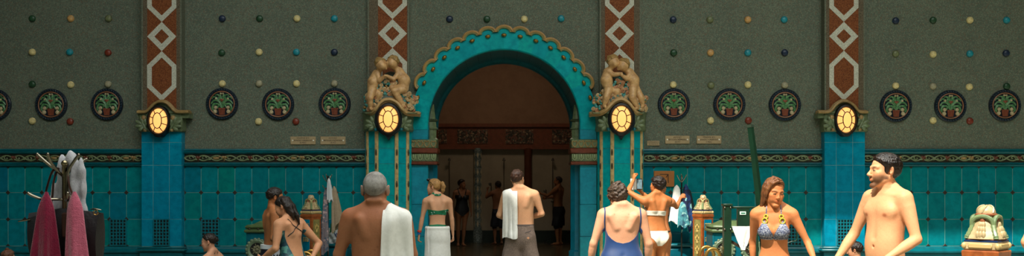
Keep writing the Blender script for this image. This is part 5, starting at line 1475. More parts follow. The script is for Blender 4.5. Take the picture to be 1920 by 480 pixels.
p.arm(-1, (-.23, .20, 1.28), (-.16, .42, 1.33), hand=(.1, 1, .3), curl=.8); p.arm(1, (.23, .18, 1.25), (.12, .40, 1.22), hand=(-.2, 1, .1), curl=.8); p.legs(splay=.09); p.finish(); p.eyes()
shorts(p, mat('black_trunks', '0e0f12', .7), w=.19, loose=1.1); p.hair(H_DARK, .008, (.06, .09), (-.10, -.06), noise=.003, h=.009)
# ================================================================ cherub groups over the middle lamps
def cherub_group(cx_px, ox, A, B_, label):
    yb = -.42; s = S(yb); o = empty('cherub_sculpture', P(cx_px, 208, yb), 0, label, 'sculpture', 'cherub sculptures on the pilasters')
    base = o.location.copy()
    W = lambda px, py, dy=0: np.array(P(px, py, yb)-base)+np.array([0, dy, 0])
    def figure(J, seed, side):
        F_ = Field(); H = W(*J['head'], -.10); r = .112
        F_.ell(H, (r*.92, r*1.0, r*1.02), .02)
        d = side
        F_.ell(H+np.array([d*.055, -.045, -.035]), .052, .03); F_.ell(H+np.array([d*.02, -.075, -.035]), .045, .03)
        F_.ell(H+np.array([d*.105, -.035, -.012]), (.02, .02, .016), .015); F_.ell(H+np.array([d*.09, -.03, -.075]), .028, .02)
        F_.ell(H+np.array([d*.085, -.075, .008]), .02, .015, sub=True); F_.ell(H+np.array([d*-.01, -.105, -.01]), (.014, .012, .022), .01)
        sh = W(*J['sh'], 0); hp = W(*J['hip'], .0); mid = W(*J['mid'], -.03)
        F_.limb(H+np.array([0, .01, -.05]), sh+np.array([0, .0, .0]), [.05, .06], .03)
        F_.limb(sh, mid, [.085, .105], .04); F_.limb(mid, hp, [.108, .095], .04)
        for k_, dy in (('armF', -.06), ('armB', .03)):
            if k_ in J:
                a, b, c = [W(*q, dy-.05*i) for i, q in enumerate(J[k_])]
                F_.limb(a, b, [.052, .046, .040], .02); F_.limb(b, c, [.042, .038, .026], .015); F_.ell(c+np.array([0, -.01, 0]), (.034, .026, .026), .012)
        for k_, dy in (('legF', -.08), ('legB', .0)):
            a, b, c = [W(*q, dy-[0, .06, .0][i]) for i, q in enumerate(J[k_])]
            F_.limb(a, b, [.082, .075, .060], .03); F_.limb(b, c, [.058, .056, .036], .02)
            F_.limb(c, c+np.array([d*.02, -.05, -.03]), [.034, .026], .012)
        V, Q = F_.mesh(.010); V = relax(V, Q, 2, .5)
        b = to_obj('cherub', V, Q, STONE, o)
        Fh = Field(); Fh.ell(H+np.array([-d*.015, .0, .022]), (r*1.0, r*1.02, r*1.0), .01); rn = np.random.RandomState(seed)
        ph_ = rn.rand(8)*6; dd = rn.randn(8, 3)
        def post(p, G):
            v = sum(np.sin((p@dd[i])*55+ph_[i]) for i in range(8))/5
            q = p-H; cut_ = np.maximum(-(q[:, 2]+.0+.6*(-q[:, 1]*.6-.03)-d*q[:, 0]*.6+.02), -1)
            return np.maximum(G+.013*v, np.maximum(.035+.5*d*q[:, 0]-.5*q[:, 1]-q[:, 2]-.03, -1))
        V, Q = Fh.mesh(.009, post=post); to_obj('hair', V, Q, mat('cherub_hair', 'a5824c', .42, col2='7a5c30', nscale=22), b)
        return b
    figure(A, 1, 1); figure(B_, 2, -1)
    # mound of roses, fruit and berries
    core = MB(); core.ball(W(cx_px, 190, .12), (.44, .22, .24), 20, 12); core.ball(W(cx_px, 165, .16), (.22, .18, .32), 16, 12)
    core.build('garland_core', mat('garland_ground', '4f6258', .5, col2='33443e', nscale=14), o)
    rose = MB(); rose.ball((0, 0, 0), (.036, .030, .036), 10, 8)
    rose.tube([(.028*math.cos(2*PI*k/10), -.022, .028*math.sin(2*PI*k/10)) for k in range(11)], .009, 6); rose.tube([(.014*math.cos(2*PI*k/8), -.032, .014*math.sin(2*PI*k/8)) for k in range(9)], .007, 5)
    cols = [mat('rose_cream', 'cfae80', .4, col2='a37f52', nscale=20), mat('rose_blush', 'c8926c', .4, col2='8a5a40', nscale=20), mat('berry_teal', '56a098', .3, col2='2c6660', nscale=20), mat('fruit_ochre', 'a07a3c', .35, col2='6d5230', nscale=20)]
    berry = MB(); berry.ball((0, 0, 0), .026, 8, 6)
    protos = [rose.build('rose', cols[0], o), rose.build('rose', cols[1], o), berry.build('berry', cols[2], o), berry.build('fruit', cols[3], o)]
    used = [False]*4; rg = random.Random(int(cx_px)); n = 0; pts = []
    tries = 0
    while n < 175 and tries < 20000:
        tries += 1
        px = cx_px+rg.uniform(-49, 49); py = rg.uniform(145, 207)
        u = (px-cx_px)/49; top = 162+20*abs(u)**2 if abs(u) > .45 else 145+abs(u)*30
        lampd = ((px-ox[0])/26)**2+((py-ox[1])/37)**2
        if py < top or lampd < 1.0: continue
        if any((px-a)**2+(py-b)**2 < 11.5 for a, b in pts): continue
        pts.append((px, py)); dy = .02-.13*math.sqrt(max(0, 1-u*u))-.02*rg.random()
        t = rg.choices([0, 1, 2, 3], [4, 2, 5, 2])[0]
        q = protos[t] if not used[t] else protos[t].copy()
        if used[t]: COL.objects.link(q); q.parent = o
        used[t] = True; q.location = W(px, py, dy+.06); sc = rg.uniform(.8, 1.25); q.scale = (sc,)*3; q.rotation_euler = (rg.uniform(-.6, .6), 0, rg.uniform(-.8, .8)); n += 1
    return o
cherub_group(731, (728.5, 223.5),
   dict(head=(716, 122), sh=(706, 139), mid=(701, 154), hip=(698, 167), armF=[(708, 139), (713, 152), (724, 144)], legF=[(699, 170), (695.5, 185), (696, 203)], legB=[(702, 170), (712, 178), (708, 194)]),
   dict(head=(737, 118), sh=(749, 135), mid=(758, 151), hip=(757, 166), armF=[(749, 137), (739, 150), (727, 144)], legF=[(757, 168), (741, 172), (757, 200)], legB=[(757, 168), (736, 165), (742, 184)]),
   'pair of kissing cherubs on a mound of flowers, left of the arch')
cherub_group(1163, (1165, 223),
   dict(head=(1149, 117), sh=(1139, 136), mid=(1137, 151), hip=(1141, 165), armF=[(1140, 135), (1150, 141), (1163, 140)], legF=[(1140, 168), (1136, 183), (1132, 199)], legB=[(1142, 168), (1157, 172), (1146, 188)]),
   dict(head=(1167, 123), sh=(1180, 136), mid=(1187, 151), hip=(1189, 165), armF=[(1181, 137), (1174, 149), (1163, 142)], legF=[(1186, 168), (1184, 184), (1193, 202)], legB=[(1192, 168), (1201, 183), (1205, 198)]),
   'pair of embracing cherubs on a mound of flowers, right of the arch')

# ================================================================ octagonal pedestals with glazed finials
FCREAM = mat('finial_cream', 'b8a47c', .35, col2='8c7650', nscale=14, namt=.6); FGREEN = mat('finial_green', '76875c', .3, col2='4c6044', nscale=16, namt=.6)
FRED = mat('finial_russet', '94583a', .3, col2='713a20', nscale=16, namt=.6); NAVYG = mat('finial_navy', '1c3258', .25); AMBER = mat('amber_glaze', 'a0562a', .22, col2='6a3416', nscale=12, namt=.7)
LATT = mat('lattice_gold', 'c8a860', .35, col2='94753a', nscale=30)
def octo(r, rot=0.0, bulge=1.0): return [((r if k % 2 == 0 else r*.7072*bulge)*math.cos(PI/4*k+rot), (r if k % 2 == 0 else r*.7072*bulge)*math.sin(PI/4*k+rot)) for k in range(8)]
def pedestal(px, s, label, first_gold=0, rot=0.0, sc=1.0):
    x, y, _ = place(px, s); o = empty('pedestal_pillar', (x, y, 0), rot, label, 'pillar', 'glazed pillars with domed finials')
    A0 = -PI/2
    zt = 1.115*sc; R0 = .178
    m = MB(); m.loft_z([(octo(R0*1.25, A0), 0), (octo(R0*1.25, A0), .10), (octo(R0*1.05, A0), .14), (octo(R0*.97, A0), .15), (octo(R0*.97, A0), zt-.05), (octo(R0*1.03, A0), zt-.045), (octo(R0*1.05, A0), zt-.01), (octo(R0*1.0, A0), zt)])
    m.build('shaft', AMBER, o, ang=20)
    ap = R0*.97*math.cos(PI/4); fw = 2*R0*.97*math.sin(PI/4)
    for k in range(4):
        an = A0+PI/2*(k+.5); nx, ny = math.cos(an), math.sin(an); tx, ty = -ny, nx
        gold = (k+first_gold) % 2 == 0
        m = MB(); w = fw*.33
        q = lambda u, z, d: (nx*(ap+d)+tx*u, ny*(ap+d)+ty*u, z)
        z0, z1 = .2, zt-.09
        m.rings([[q(-w, z, -.01), q(-w, z, .006), q(w, z, .006), q(w, z, -.01)] for z in (z0, z1)])
        pn = m.build('panel', mat('panel_olive', '8f8148', .35, col2='5a5a34', nscale=16, namt=.7) if gold else TILEP, o)
        d = MB(); z = z1-.10; i = 0
        while z > z0+.05:
            if gold:
                for j in range(-1, 2): d.ball(q(j*w*.45, z-.03*abs(j), .010), (.012, .012, .026), 8, 6)
                d.ball(q(0, z-.10, .010), (.016, .014, .03), 8, 6); d.tube([q(-w*.6, z-.05, .010), q(0, z-.075, .012), q(w*.6, z-.05, .010)], .006, 5)
                z -= .19
            else:
                for j in range(3):
                    d.tube([q(-w*.85, z+.028*(j-1), .009), q(w*.85, z+.028*(j-1), .009)], .006, 5); d.tube([q(w*.55*(j-1), z-.042, .009), q(w*.55*(j-1), z+.042, .009)], .006, 5)
                z -= .24
            i += 1
        d.build('panel_relief', LATT, pn)
    # base slab of the finial with cartouches
    zf = zt; m = MB(); m.loft_z([(octo(R0*.90, A0), zf), (octo(R0*.96, A0), zf+.01), (octo(R0*.96, A0), zf+.055), (octo(R0*.92, A0), zf+.06)]); m.build('finial_base', FCREAM, o, ang=20)
    m = MB(); m.loft_z([(octo(R0*.93, A0), zf+.060), (octo(R0*.95, A0), zf+.064), (octo(R0*.95, A0), zf+.072), (octo(R0*.90, A0), zf+.075)]); m.build('navy_band', NAVYG, o, ang=20)
    m = MB(); m.loft_z([(octo(R0*.88, A0), zf+.075), (octo(R0*.90, A0), zf+.079), (octo(R0*.86, A0), zf+.084)]); m.build('russet_edge', FRED, o, ang=20)
    for k in range(4):
        an = A0+PI/2*(k+.5); nx, ny = math.cos(an), math.sin(an); a2 = R0*.96*math.cos(PI/4); c = Vector((nx*a2, ny*a2, zf+.033)); rot_ = Matrix.Rotation(an, 3, 'Z')
        m = MB(); m.box(-.008, .012, -.085, .085, -.018, .018, .006); m.v = [tuple(c+rot_@Vector(v)) for v in m.v]; m.build('cartouche', mat('cartouche', 'bda26c', .3), o)
        an = A0+PI/2*k; m = MB(); m.ball((math.cos(an)*R0*.94, math.sin(an)*R0*.96, zf+.033), (.019, .019, .024), 10, 8); m.build('corner_boss', mat('cartouche', 'd8c08c'), o)
    # bell body with leaf panels
    prof = [(.153, .084), (.144, .10), (.118, .135), (.096, .18), (.080, .215), (.070, .235), (.058, .25)] if s < 150 else [(.153, .084), (.148, .10), (.128, .135), (.108, .18), (.094, .215), (.082, .235), (.07, .25)]
    m = MB(); m.loft_z([(octo(r, A0, 1.22), zf+h) for r, h in prof]); m.build('finial_bell', FCREAM, o, ang=15)
    leaf = MB(); 
    for k in range(4):
        an = A0+PI/2*(k+.5)
        for h, r, w_, hh in ((.115, .118, .034, .030), (.15, .104, .026, .030), (.185, .088, .018, .028)):
            for u in (-.7, 0, .7):
                aa = an+u*w_/r*.9; leaf.ball((math.cos(aa)*r, math.sin(aa)*r, zf+h), (.016, .016, hh), 8, 6)
    leaf.build('leaf_relief', mat('finial_leaf', 'b8a37a', .35, col2='8c7650', nscale=20), o)
    for k in range(4):
        an = A0+PI/2*k; m = MB(); pts = [(math.cos(an)*(r*.97), math.sin(an)*(r*.99), zf+h) for r, h in prof[:-1]]
        m.tube(smooth_path(pts, 3), [.016+.004*(i % 2) for i in range(len(smooth_path(pts, 3)))], 8)
        m.build('green_rib', FGREEN, o)
        m = MB(); av = PI/4+an; arc = [(math.cos(av+u)*rr_, math.sin(av+u)*rr_, zf+hh_) for u, rr_, hh_ in ((-.78, .108, .185), (-.72, .106, .215), (-.5, .094, .240), (0, .084, .250), (.5, .094, .240), (.72, .106, .215), (.78, .108, .185))]; far = s < 150; m.tube(smooth_path([(x_*(.86 if far else 1), y_*(.86 if far else 1), z_+(.01 if far else 0)) for x_, y_, z_ in arc], 4), .014 if far else .016, 8); m.build('green_volute', mat('far_volute', 'a39666', .35, col2='6f7a4c', nscale=16) if far else FGREEN, o)
        an = A0+PI/2*(k+.5); m = MB(); m.ball((math.cos(an)*.072, math.sin(an)*.072, zf+.218), (.021, .021, .028), 10, 8); m.build('russet_boss', FRED, o)
    dk_ = .8 if s < 150 else 1; m = MB(); m.lathe([(.07*dk_, .25), (.078*dk_, .258), (.078*dk_, .266), (.066*dk_, .272)], (0, 0, zf), 24); m.build('russet_ring', FRED, o)
    m = MB(); m.lathe([(r_*dk_, h_) for r_, h_ in [(.064, .268), (.064, .285), (.056, .305), (.040, .321), (.018, .330), (.001, .332)]], (0, 0, zf), 24)
    for k in range(5):
        a = 2*PI*k/5; m.tube([(math.cos(a+.6*t)*(.064-.045*t*t)*dk_, math.sin(a+.6*t)*(.064-.045*t*t)*dk_, zf+.275+.055*math.sin(t*PI/2)) for t in [i/6 for i in range(7)]], .007, 6)
    m.build('dome_knob', FCREAM, o)
    return o
pedestal(583, 108, 'square glazed pillar beside the couple and the left coat stand', 0, R(14), .95)
pedestal(1318, 108, 'square glazed pillar between the right coat stand and the green pool hoist', 1, R(-14), .95)
pedestal(1849.5, 252, 'large russet pillar with cream and green finial in the right foreground', 0, R(0), 1.0)

# ================================================================ tiled benches
def bench(x0, x1, s, label, rx):
    a = place(x0, s); b = place(x1, s); y = a[1]; w = b[0]-a[0]; o = empty('tiled_bench', ((a[0]+b[0])/2, y, 0), 0, label, 'bench', 'tiled benches by the wall')
    zt = 1.62-(435-341)/s; m = MB(); m.box(-w/2+.03, w/2-.03, 0, .55, 0, zt-.01, .01); m.build('body', mat('bench_tile', '045866', .35, col2='033c48', nscale=8, namt=.6, spec=.2), o)
    c = MB(); c.box(-w/2, w/2, -.05, .58, zt-.01, zt+.045, .02); c.box(-w/2+.01, w/2-.01, -.04, .57, zt+.05, zt+.115, .03)
    c.loft_z([([(-w/2+.10, .02), (w/2-.10, .02), (w/2-.10, .5), (-w/2+.10, .5)], zt+.11), ([(-w/2+.24, .1), (w/2-.24, .1), (w/2-.24, .45), (-w/2+.24, .45)], zt+.18)])
    c.build('green_cap', mat('bench_cap', '56683f', .4, col2='384a2e', nscale=10, namt=.6, bump=.2), o)
    for k in range(int(w/.14)):
        d = MB(); d.ball((-w/2+.1+.14*k, -.045, zt+.048), (.022, .012, .012), 8, 6); d.build('cap_bead', DIAM, o)
    for cx in rx:
        X_ = place(cx, s)[0]-o.location.x; r = MB(); zc = 1.62-(468-341)/s
        r.lathe([(.175, -.02), (.18, .01), (.15, .035), (.115, .02), (.115, -.02)], (X_, -.0, zc), 32, '-y')
        for k in range(18): t = 2*PI*k/18; r.ball((X_+.172*math.cos(t), -.012, zc+.172*math.sin(t)), (.027, .02, .027), 8, 6)
        r.build('roundel', mat('roundel_green', '66765c', .35, col2='44543f', nscale=14), o)
        i = MB(); i.lathe([(0.001, .004), (.13, .004), (.13, -.01)], (X_, 0, zc), 24, '-y'); i.build('roundel_ground', DARKC, o)
        f = MB(); f.ball((X_, -.012, zc), (.025, .02, .025))
        for k in range(6): t = 2*PI*k/6+.3; f.ball((X_+.055*math.cos(t), -.01, zc+.055*math.sin(t)), (.022, .014, .022), 8, 6); f.tube([(X_, -.01, zc), (X_+.1*math.cos(t+.5), -.01, zc+.1*math.sin(t+.5))], .008, 5)
        f.build('roundel_flower', mat('roundel_flower', '6e6a50', .4), o)
bench(458, 560, 113, 'turquoise tiled bench with green stone cap and roundel behind the embracing couple', [482])
bench(1333, 1428, 113, 'turquoise tiled bench with green stone cap behind the green pool hoist', [1357, 1410])
def seat(px0, px1, s, label):
    a = place(px0, s); b = place(px1, s); w = b[0]-a[0]; o = empty('glazed_bench', ((a[0]+b[0])/2, a[1], 0), 0, label, 'seat', 'rounded glazed seats')
    m = MB(); m.box(-w/2, w/2, 0, .6, 0, .44, .05); m.build('seat_block', mat('bench_tile', '056f80'), o)
    m = MB(); m.box(-w/2-.02, w/2+.02, -.03, .3, .445, .50, .025); m.build('seat_edge', TEALM, o)
    m = MB(); m.box(-w/2, w/2, .30, .5, .44, .70, .04); m.build('backrest', mat('bench_tile', '056f80'), o)
seat(592, 650, 103.5, 'rounded turquoise seat under the left coat stand')
seat(1236, 1300, 103.5, 'rounded turquoise seat under the right coat stand')

# ================================================================ hanging cloth
def hung(name, top, zb, w0, w1, d0, d1, m, folds=5, seed=1, slant=0.0, parent=None, amp=.16, n=64, rag=.02, yoff=0.0, skew=0.0):
    """cloth gathered on a hook at top and falling in folds to zb"""
    mb = MB(); rows = []; N_ = 26; H = top[2]-zb; rg = random.Random(seed); ph = rg.random()*6
    for j in range(N_):
        t = j/(N_-1); e = t**.75; w = w0+(w1-w0)*e; d = d0+(d1-d0)*e
        if t < .10: w *= .22+.78*(t/.10)**.7; d *= .3+.7*(t/.10)**.7
        row = []
        for i in range(n):
            a = 2*PI*i/n; f = 1+amp*min(1, t*2.0)*math.sin(a*folds+ph+.9*t)+.4*amp*t*math.sin(a*(2*folds+1)+ph*2)
            z = top[2]-H*t + (rag*math.sin(a*3+ph) if j == N_-1 else 0) + (skew*math.cos(a)*t)
            row.append((top[0]+slant*t+w*f*math.cos(a), top[1]+yoff*t+d*f*math.sin(a), z))
        rows.append(row)
    rows.append([(top[0]+slant+(x-top[0]-slant)*.8, top[1]+(y-top[1])*.8, z+.03) for x, y, z in rows[-1]])
    mb.rings(rows, True, True, True)
    return mb.build(name, m, parent)
CHROME = mat('chrome', '7e7668', .22, metal=1.0); BRASSY = mat('aged_chrome', '8f8468', .25, metal=1.0, col2='5f5340', nscale=14)
def coat_stand(px, s, label, ztop=1.72, yaw=0.0, hooks=None, rp=.016, dark=False):
    x, y, _ = place(px, s); o = empty('coat_stand', (x, y, 0), 0, label, 'coat stand', 'metal coat stands')
    M_ = mat('stand_dark', '3a3630', .35, metal=.8) if dark else BRASSY
    m = MB(); m.tube([(0, 0, .03), (0, 0, ztop)], rp, 12); m.ball((0, 0, ztop), rp*1.4); m.build('pole', M_, o)
    for k in range(4):
        a = PI/4+PI/2*k; m = MB(); m.tube(smooth_path([(0, 0, .12), (.08*math.cos(a), .08*math.sin(a), .11), (.24*math.cos(a), .24*math.sin(a), .02)], 5), .012, 8); m.build('foot', M_, o)
    for h in hooks or []:
        m = MB(); m.tube(smooth_path(h, 5), rp*.62, 8); m.ball(h[-1], rp*.66, 10, 8); m.build('hook', CHROME if not dark else mat('stand_hook', '9a968c', .25, metal=1), o)
    return o
# foreground stand at the left
s1 = 300.0; X1, Y1, _ = place(121, s1)
L = lambda px, py, dy=0: ((px-121)/s1, dy, 1.62+(341-py)/s1)
coat_stand(121, s1, 'chrome coat stand in the left foreground hung with towels and a black bag', 1.735,
  hooks=[[L(119, 330), L(108, 318, -.03), L(94, 304, -.06), L(81, 290, -.08)], [L(120, 332), L(112, 318, -.05), L(107, 304, -.09), L(104.5, 290, -.11)],
         [L(141, 372, -.02), L(131, 362, -.03), L(130, 345, -.03), L(133, 322, -.04), L(143, 306, -.05), L(155, 291, -.06)], [L(122, 330), L(128, 318, .04), L(138, 306, .10), L(146, 298, .13)],
         [L(119, 374), L(108, 373, -.04), L(92, 373, -.08), L(78, 367, -.11), L(70, 362, -.12)], [L(122, 374), L(133, 376, -.06), L(143, 372, -.12), L(145, 362, -.14)]], rp=.015)
def top_of(name, label, cat, ob, grp=None): tag(ob, label, cat, grp); return ob
c = hung('towel', (X1+L(102, 0)[0], Y1-.11, L(0, 359)[2]), .62, .030, .125, .028, .085, CRIMT, 5, 3, slant=-.015, amp=.24, n=110); tag(c, 'crimson terry towel hanging on the foreground coat stand', 'towel', 'towels on the foreground coat stand')
c = hung('towel', (X1+L(155, 0)[0], Y1-.12, L(0, 359)[2]), .62, .036, .085, .03, .07, PINKT, 4, 8, slant=.035, amp=.22, n=110); tag(c, 'pale pink terry towel hanging on the foreground coat stand', 'towel', 'towels on the foreground coat stand')
# white hooded robe behind
F_ = Field(); q = lambda px, py, dy=.06: np.array(L(px, py, dy))+np.array([X1, Y1, 0])
F_.path([q(127, 302), q(138, 320), q(139, 355), q(137, 395), q(134, 440)], [.042, .036, .036, .045, .055], .03, side=(1, 0, 0), flat=(1, .7))
F_.path([q(124, 300), q(110, 315), q(108, 350), q(96, 385), q(84, 425), q(72, 472), q(66, 520)], [.045, .04, .035, .045, .05, .06, .06], .03, side=(1, 0, 0), flat=(1, .6))
F_.path([q(124, 340, .1), q(118, 420, .1), q(112, 520, .1)], [.05, .08, .10], .04)
F_.ell(q(125, 318, .0), (.022, .08, .03), .02, sub=True)
def post(p, G): return G+.007*np.sin(p[:, 0]*95+p[:, 2]*7)+.003*np.sin(p[:, 0]*150-p[:, 2]*20)
V, Q = F_.mesh(.008, post=post); c = to_obj('hooded_robe', V-np.array([X1, Y1, 0]), Q, mat('robe_white', 'aaa8ac', .9, col2='7e7c80', nscale=20, bump=.4, bscale=120, sheen=.3)); c.location = (X1, Y1, 0)
tag(c, 'off-white hooded robe hanging behind the pink and crimson towels', 'robe')
# black shoulder bag
o = empty('shoulder_bag', (X1, Y1, 0), 0, 'black shoulder bag with brown straps hanging between the pink and crimson towels', 'bag')
BLK = mat('bag_black', '111013', .45, col2='1d1a1c', nscale=12, bump=.2, bscale=60); BRN = mat('bag_brown', '3e2218', .4, col2='28150f', nscale=10)
m = MB(); rows = []
for t in [i/10 for i in range(11)]:
    z0_, xa, xb = L(0, 400+100*t)[2], L(50+10*t, 0)[0], L(189-3*t, 0)[0]
    d = .02+.055*math.sin(PI*min(1, t*.8+.1)); rows.append([(xa, .03, z0_-.05*(1-t)*0), (xa+.01, .03-d, z0_-.03*(1-t)), ((xa+xb)/2, .03-d*1.15, z0_+.035*(1-t)), (xb-.01, .03-d, z0_+.005), (xb, .03, z0_), (xb-.01, .03+d, z0_), ((xa+xb)/2, .03+d, z0_+.03*(1-t)), (xa+.01, .03+d, z0_-.02*(1-t))])
m.rings(rows); m.build('bag_body', BLK, o, ang=60)
m = MB(); a_, b_ = L(122, 400), L(172, 440); m.box(L(124, 0)[0], L(150, 0)[0], -.075, -.05, L(0, 445)[2], L(0, 398)[2], .01); m.build('leather_patch', BRN, o)
for pts in ([L(76, 412, -.02), L(84, 380, -.02), L(94, 345, -.03), L(103, 320, -.03), L(107, 318, .02)], [L(148, 412, -.02), L(142, 380, .0), L(136, 350, -.04), L(131, 325, -.03), L(128, 315, .02)], [L(96, 412, -.03), L(102, 370, -.03), L(106, 340, -.04), L(107, 320, .0)]):
    m = MB(); m.tube(smooth_path(pts, 5), .013, 8, flat=.35); m.build('strap', BRN, o)
m = MB(); m.tube([L(176, 392, -.05), L(186, 391, -.06), L(197, 393, -.06)], [.006, .012, .006], 8, flat=.5); m.build('zip_pull', CHROME, o)
m = MB(); m.tube([np.array(L(187, 398, -.06))+np.array([.014*math.cos(2*PI*k/16), 0, .014*math.sin(2*PI*k/16)]) for k in range(17)], .003, 6); m.build('key_ring', mat('brass', 'b8924a', .25, metal=1), o)
m = MB(); m.tube([L(37, 415, -.02), L(46, 413, -.02), L(60, 411, -.02)], [.003, .006, .006], 8); m.build('zip_end', CHROME, o)

# the two stands by the wall
def far_stand(px, label): 
    s = 105.0; g = lambda a, b, dy=0: ((a-px)/s, dy, 1.62+(341-b)/s)
    coat_stand(px, s, label, g(0, 331)[2], hooks=[[g(px, 342), g(px-4, 338, -.03), g(px-9, 329, -.05)], [g(px, 342), g(px-1, 335, -.06), g(px-2, 327, -.08)], [g(px, 342), g(px+4, 336, -.03), g(px+8, 328, -.05)], [g(px, 342), g(px+2, 337, .06), g(px+3, 330, .08)],
        [g(px, 352), g(px-5, 353, -.04), g(px-9, 348, -.06)], [g(px, 352), g(px+5, 353, -.04), g(px+8, 348, -.06)]], rp=.014, dark=True)
    return place(px, s)[0], place(px, s)[1], g
X, Y, g = far_stand(615, 'slim metal coat stand with beige towel beside the left pillar')
g3 = lambda a, b, dy=0: (X+g(a, b)[0], Y+dy, g(a, b)[2])
c = hung('towel', g3(627, 349, -.05), 1.62-(424-341)/105, .03, .095, .03, .06, mat('beige_towel', 'a08c72', .9, col2='7d6c58', nscale=12, bump=.3), 4, 2, slant=.06, skew=.10, rag=.05); tag(c, 'beige towel hanging on the slim left coat stand', 'towel')
c = hung('dress', g3(611, 352, .0), 1.62-(474-341)/105, .03, .085, .03, .06, mat('floral_cloth', '83797c', .85, col2='66555c', nscale=10, speck=[('b59a98', .75), ('4f6070', .8)], sscale=30), 4, 5, slant=-.03, rag=.04); tag(c, 'grey and pink floral cloth hanging on the slim left coat stand', 'cloth')
c = hung('bikini_top', g3(618, 334, -.08), 1.62-(376-341)/105, .02, .055, .02, .03, mat('white_cloth', 'cfd2d4', .85), 3, 6, slant=.03, amp=.3, rag=.04); tag(c, 'small white garment hooked at the top of the left coat stand', 'garment')
c = hung('green_cloth', g3(622, 418, .06), 1.62-(436-341)/105, .03, .045, .03, .03, mat('green_cloth', '16603a', .8), 3, 3); tag(c, 'green cloth peeking below the beige towel', 'cloth')
F_ = Field(); 
for a, b, r_ in ((604, 440, .09), (613, 436, .10), (621, 446, .10), (609, 452, .10), (626, 455, .08)): F_.ell(np.array(g3(a+3, b+2, .38)), (r_, .12, r_*.9), .04)
V, Q = F_.mesh(.012, post=lambda p, G: G+.010*np.sin(p[:, 0]*45+p[:, 2]*30)+.006*np.sin(p[:, 2]*90-p[:, 0]*50)); c = to_obj('crumpled_robe', V, Q, mat('white_cloth', 'cfd2d4')); tag(c, 'crumpled white robe with blue stripes lying on the seat by the left coat stand', 'robe')
for k_ in range(2):
    mb = MB(); mb.tube(smooth_path([g3(622+4*k_, 438, .27), g3(627+3*k_, 448, .26), g3(627+3*k_, 460, .27)], 5), .008, 6); mb.build('stripe', mat('stripe_blue', '28427a', .8), c)
X, Y, g = far_stand(1278, 'slim metal coat stand with white towel and blue dress by the brown board')
g3 = lambda a, b, dy=0: (X+g(a, b)[0], Y+dy, g(a, b)[2])
c = hung('towel', g3(1268, 347, -.06), 1.62-(417-341)/105, .05, .10, .025, .05, TERRY, 3, 4, slant=-.045, skew=-.03); tag(c, 'white towel hanging on the right coat stand', 'towel')
c = hung('sundress', g3(1285, 345, -.05), 1.62-(424-341)/105, .035, .10, .04, .06, mat('blue_print', '16264e', .8, col2='24508a', nscale=6, namt=1.0, speck=[('7fb0b0', .86), ('121c3c', .6)], sscale=16), 4, 7, slant=.03, rag=.12); tag(c, 'blue and aqua printed sundress hanging on the right coat stand', 'dress')
c = hung('printed_shawl', g3(1277, 378, -.13), 1.62-(423-341)/105, .04, .10, .03, .05, mat('aqua_print', '4f9aa0', .8, col2='1d3c5c', nscale=9, namt=.9, speck=[('8fc0bc', .88)], sscale=26), 4, 11, slant=.02, rag=.04); tag(c, 'aqua printed shawl hanging in front of the blue sundress', 'shawl')
c = hung('dark_bag', g3(1290, 352, .09), 1.62-(412-341)/105, .05, .12, .04, .07, mat('bag_dark_teal', '142a30', .6, col2='0c1a1e', nscale=8), 3, 9, slant=.04); tag(c, 'dark bag hanging behind the blue sundress', 'bag')
c = hung('dark_shirt', g3(1264, 385, .08), 1.62-(404-341)/105, .05, .06, .03, .05, mat('cloth_black', '15181c', .8), 3, 9, slant=-.03); tag(c, 'dark cloth behind the white towel on the right coat stand', 'cloth')

# ================================================================ pool hoist
s = 170.0; X, Y, _ = place(1362, s); g = lambda a, b, dy=0: ((a-1362)/s, dy, 1.62+(341-b)/s)
o = empty('pool_hoist', (X, Y, 0), 0, 'dark green metal pool hoist with long slanting boom behind the woman in patterned bikini', 'pool hoist')
GRN = mat('hoist_green', '12301f', .35, col2='0a2015', nscale=10, namt=.5)
def pbox(nm, x0, x1, y0, y1, za, zb, m_=GRN, bev=.004, par=None): mb = MB(); mb.box(g(x0, 0)[0], g(x1, 0)[0], y0, y1, g(0, zb)[2] if zb else 0, g(0, za)[2], bev); return mb.build(nm, m_, par or o)
pbox('post', 1356, 1370, -.045, .045, 384, None); pbox('post_cap', 1354, 1372, -.055, .055, 382, 386)
pbox('top_rail', 1370, 1421, -.03, .03, 387, 391); pbox('lower_rail', 1370, 1421, -.03, .03, 427.5, 432); pbox('gate_panel', 1382, 1405, -.025, .025, 391, 427.5)
pbox('rear_post', 1417, 1421, -.03, .03, 387, None)
pl = pbox('plate', 1386, 1397.5, -.032, -.026, 396.5, 402.5, mat('plate_white', 'cfe0d4', .4), .001)
pbox('plate_mark', 1388, 1396, -.0335, -.032, 398.3, 400.8, mat('plate_mark', '2c6a52', .5), 0, pl)
for yy in (389, 429.5):
    for xx in (1357, 1368): mb = MB(); mb.ball(g(xx, yy, -.05), .012, 8, 6); mb.build('bolt', CHROME, o)
mb = MB(); mb.tube([g(1411, 236, .1), g(1418, 290, .1), g(1433, 420, .1), g(1440, 500, .1)], [.036, .037, .042, .045], 4, up=(0, 1, 0)); mb.build('boom', GRN, o, ang=30)
mb = MB(); mb.tube([g(1410.6, 233, .1), g(1411.2, 238, .1)], [.040, .040], 4, up=(0, 1, 0)); mb.build('boom_cap', mat('hoist_cap', '2c3a2c', .5), o, ang=30)
mb = MB(); mb.tube([g(1370, 452, .03), g(1425, 484, .03), g(1455, 502, .03)], .016, 8); mb.build('brace', mat('brace_brown', '3c2a1c', .45), o)
mb = MB(); mb.tube(smooth_path([g(1495, 420, .05), g(1497, 445, .05), g(1494, 452, .05), g(1488, 453, .05)], 5), .008, 8); mb.tube([g(1440, 470, .05), g(1488, 453, .05)], .008, 6); mb.build('hose', GRN, o)
WT_ = TERRY
mb = MB(); rows = []
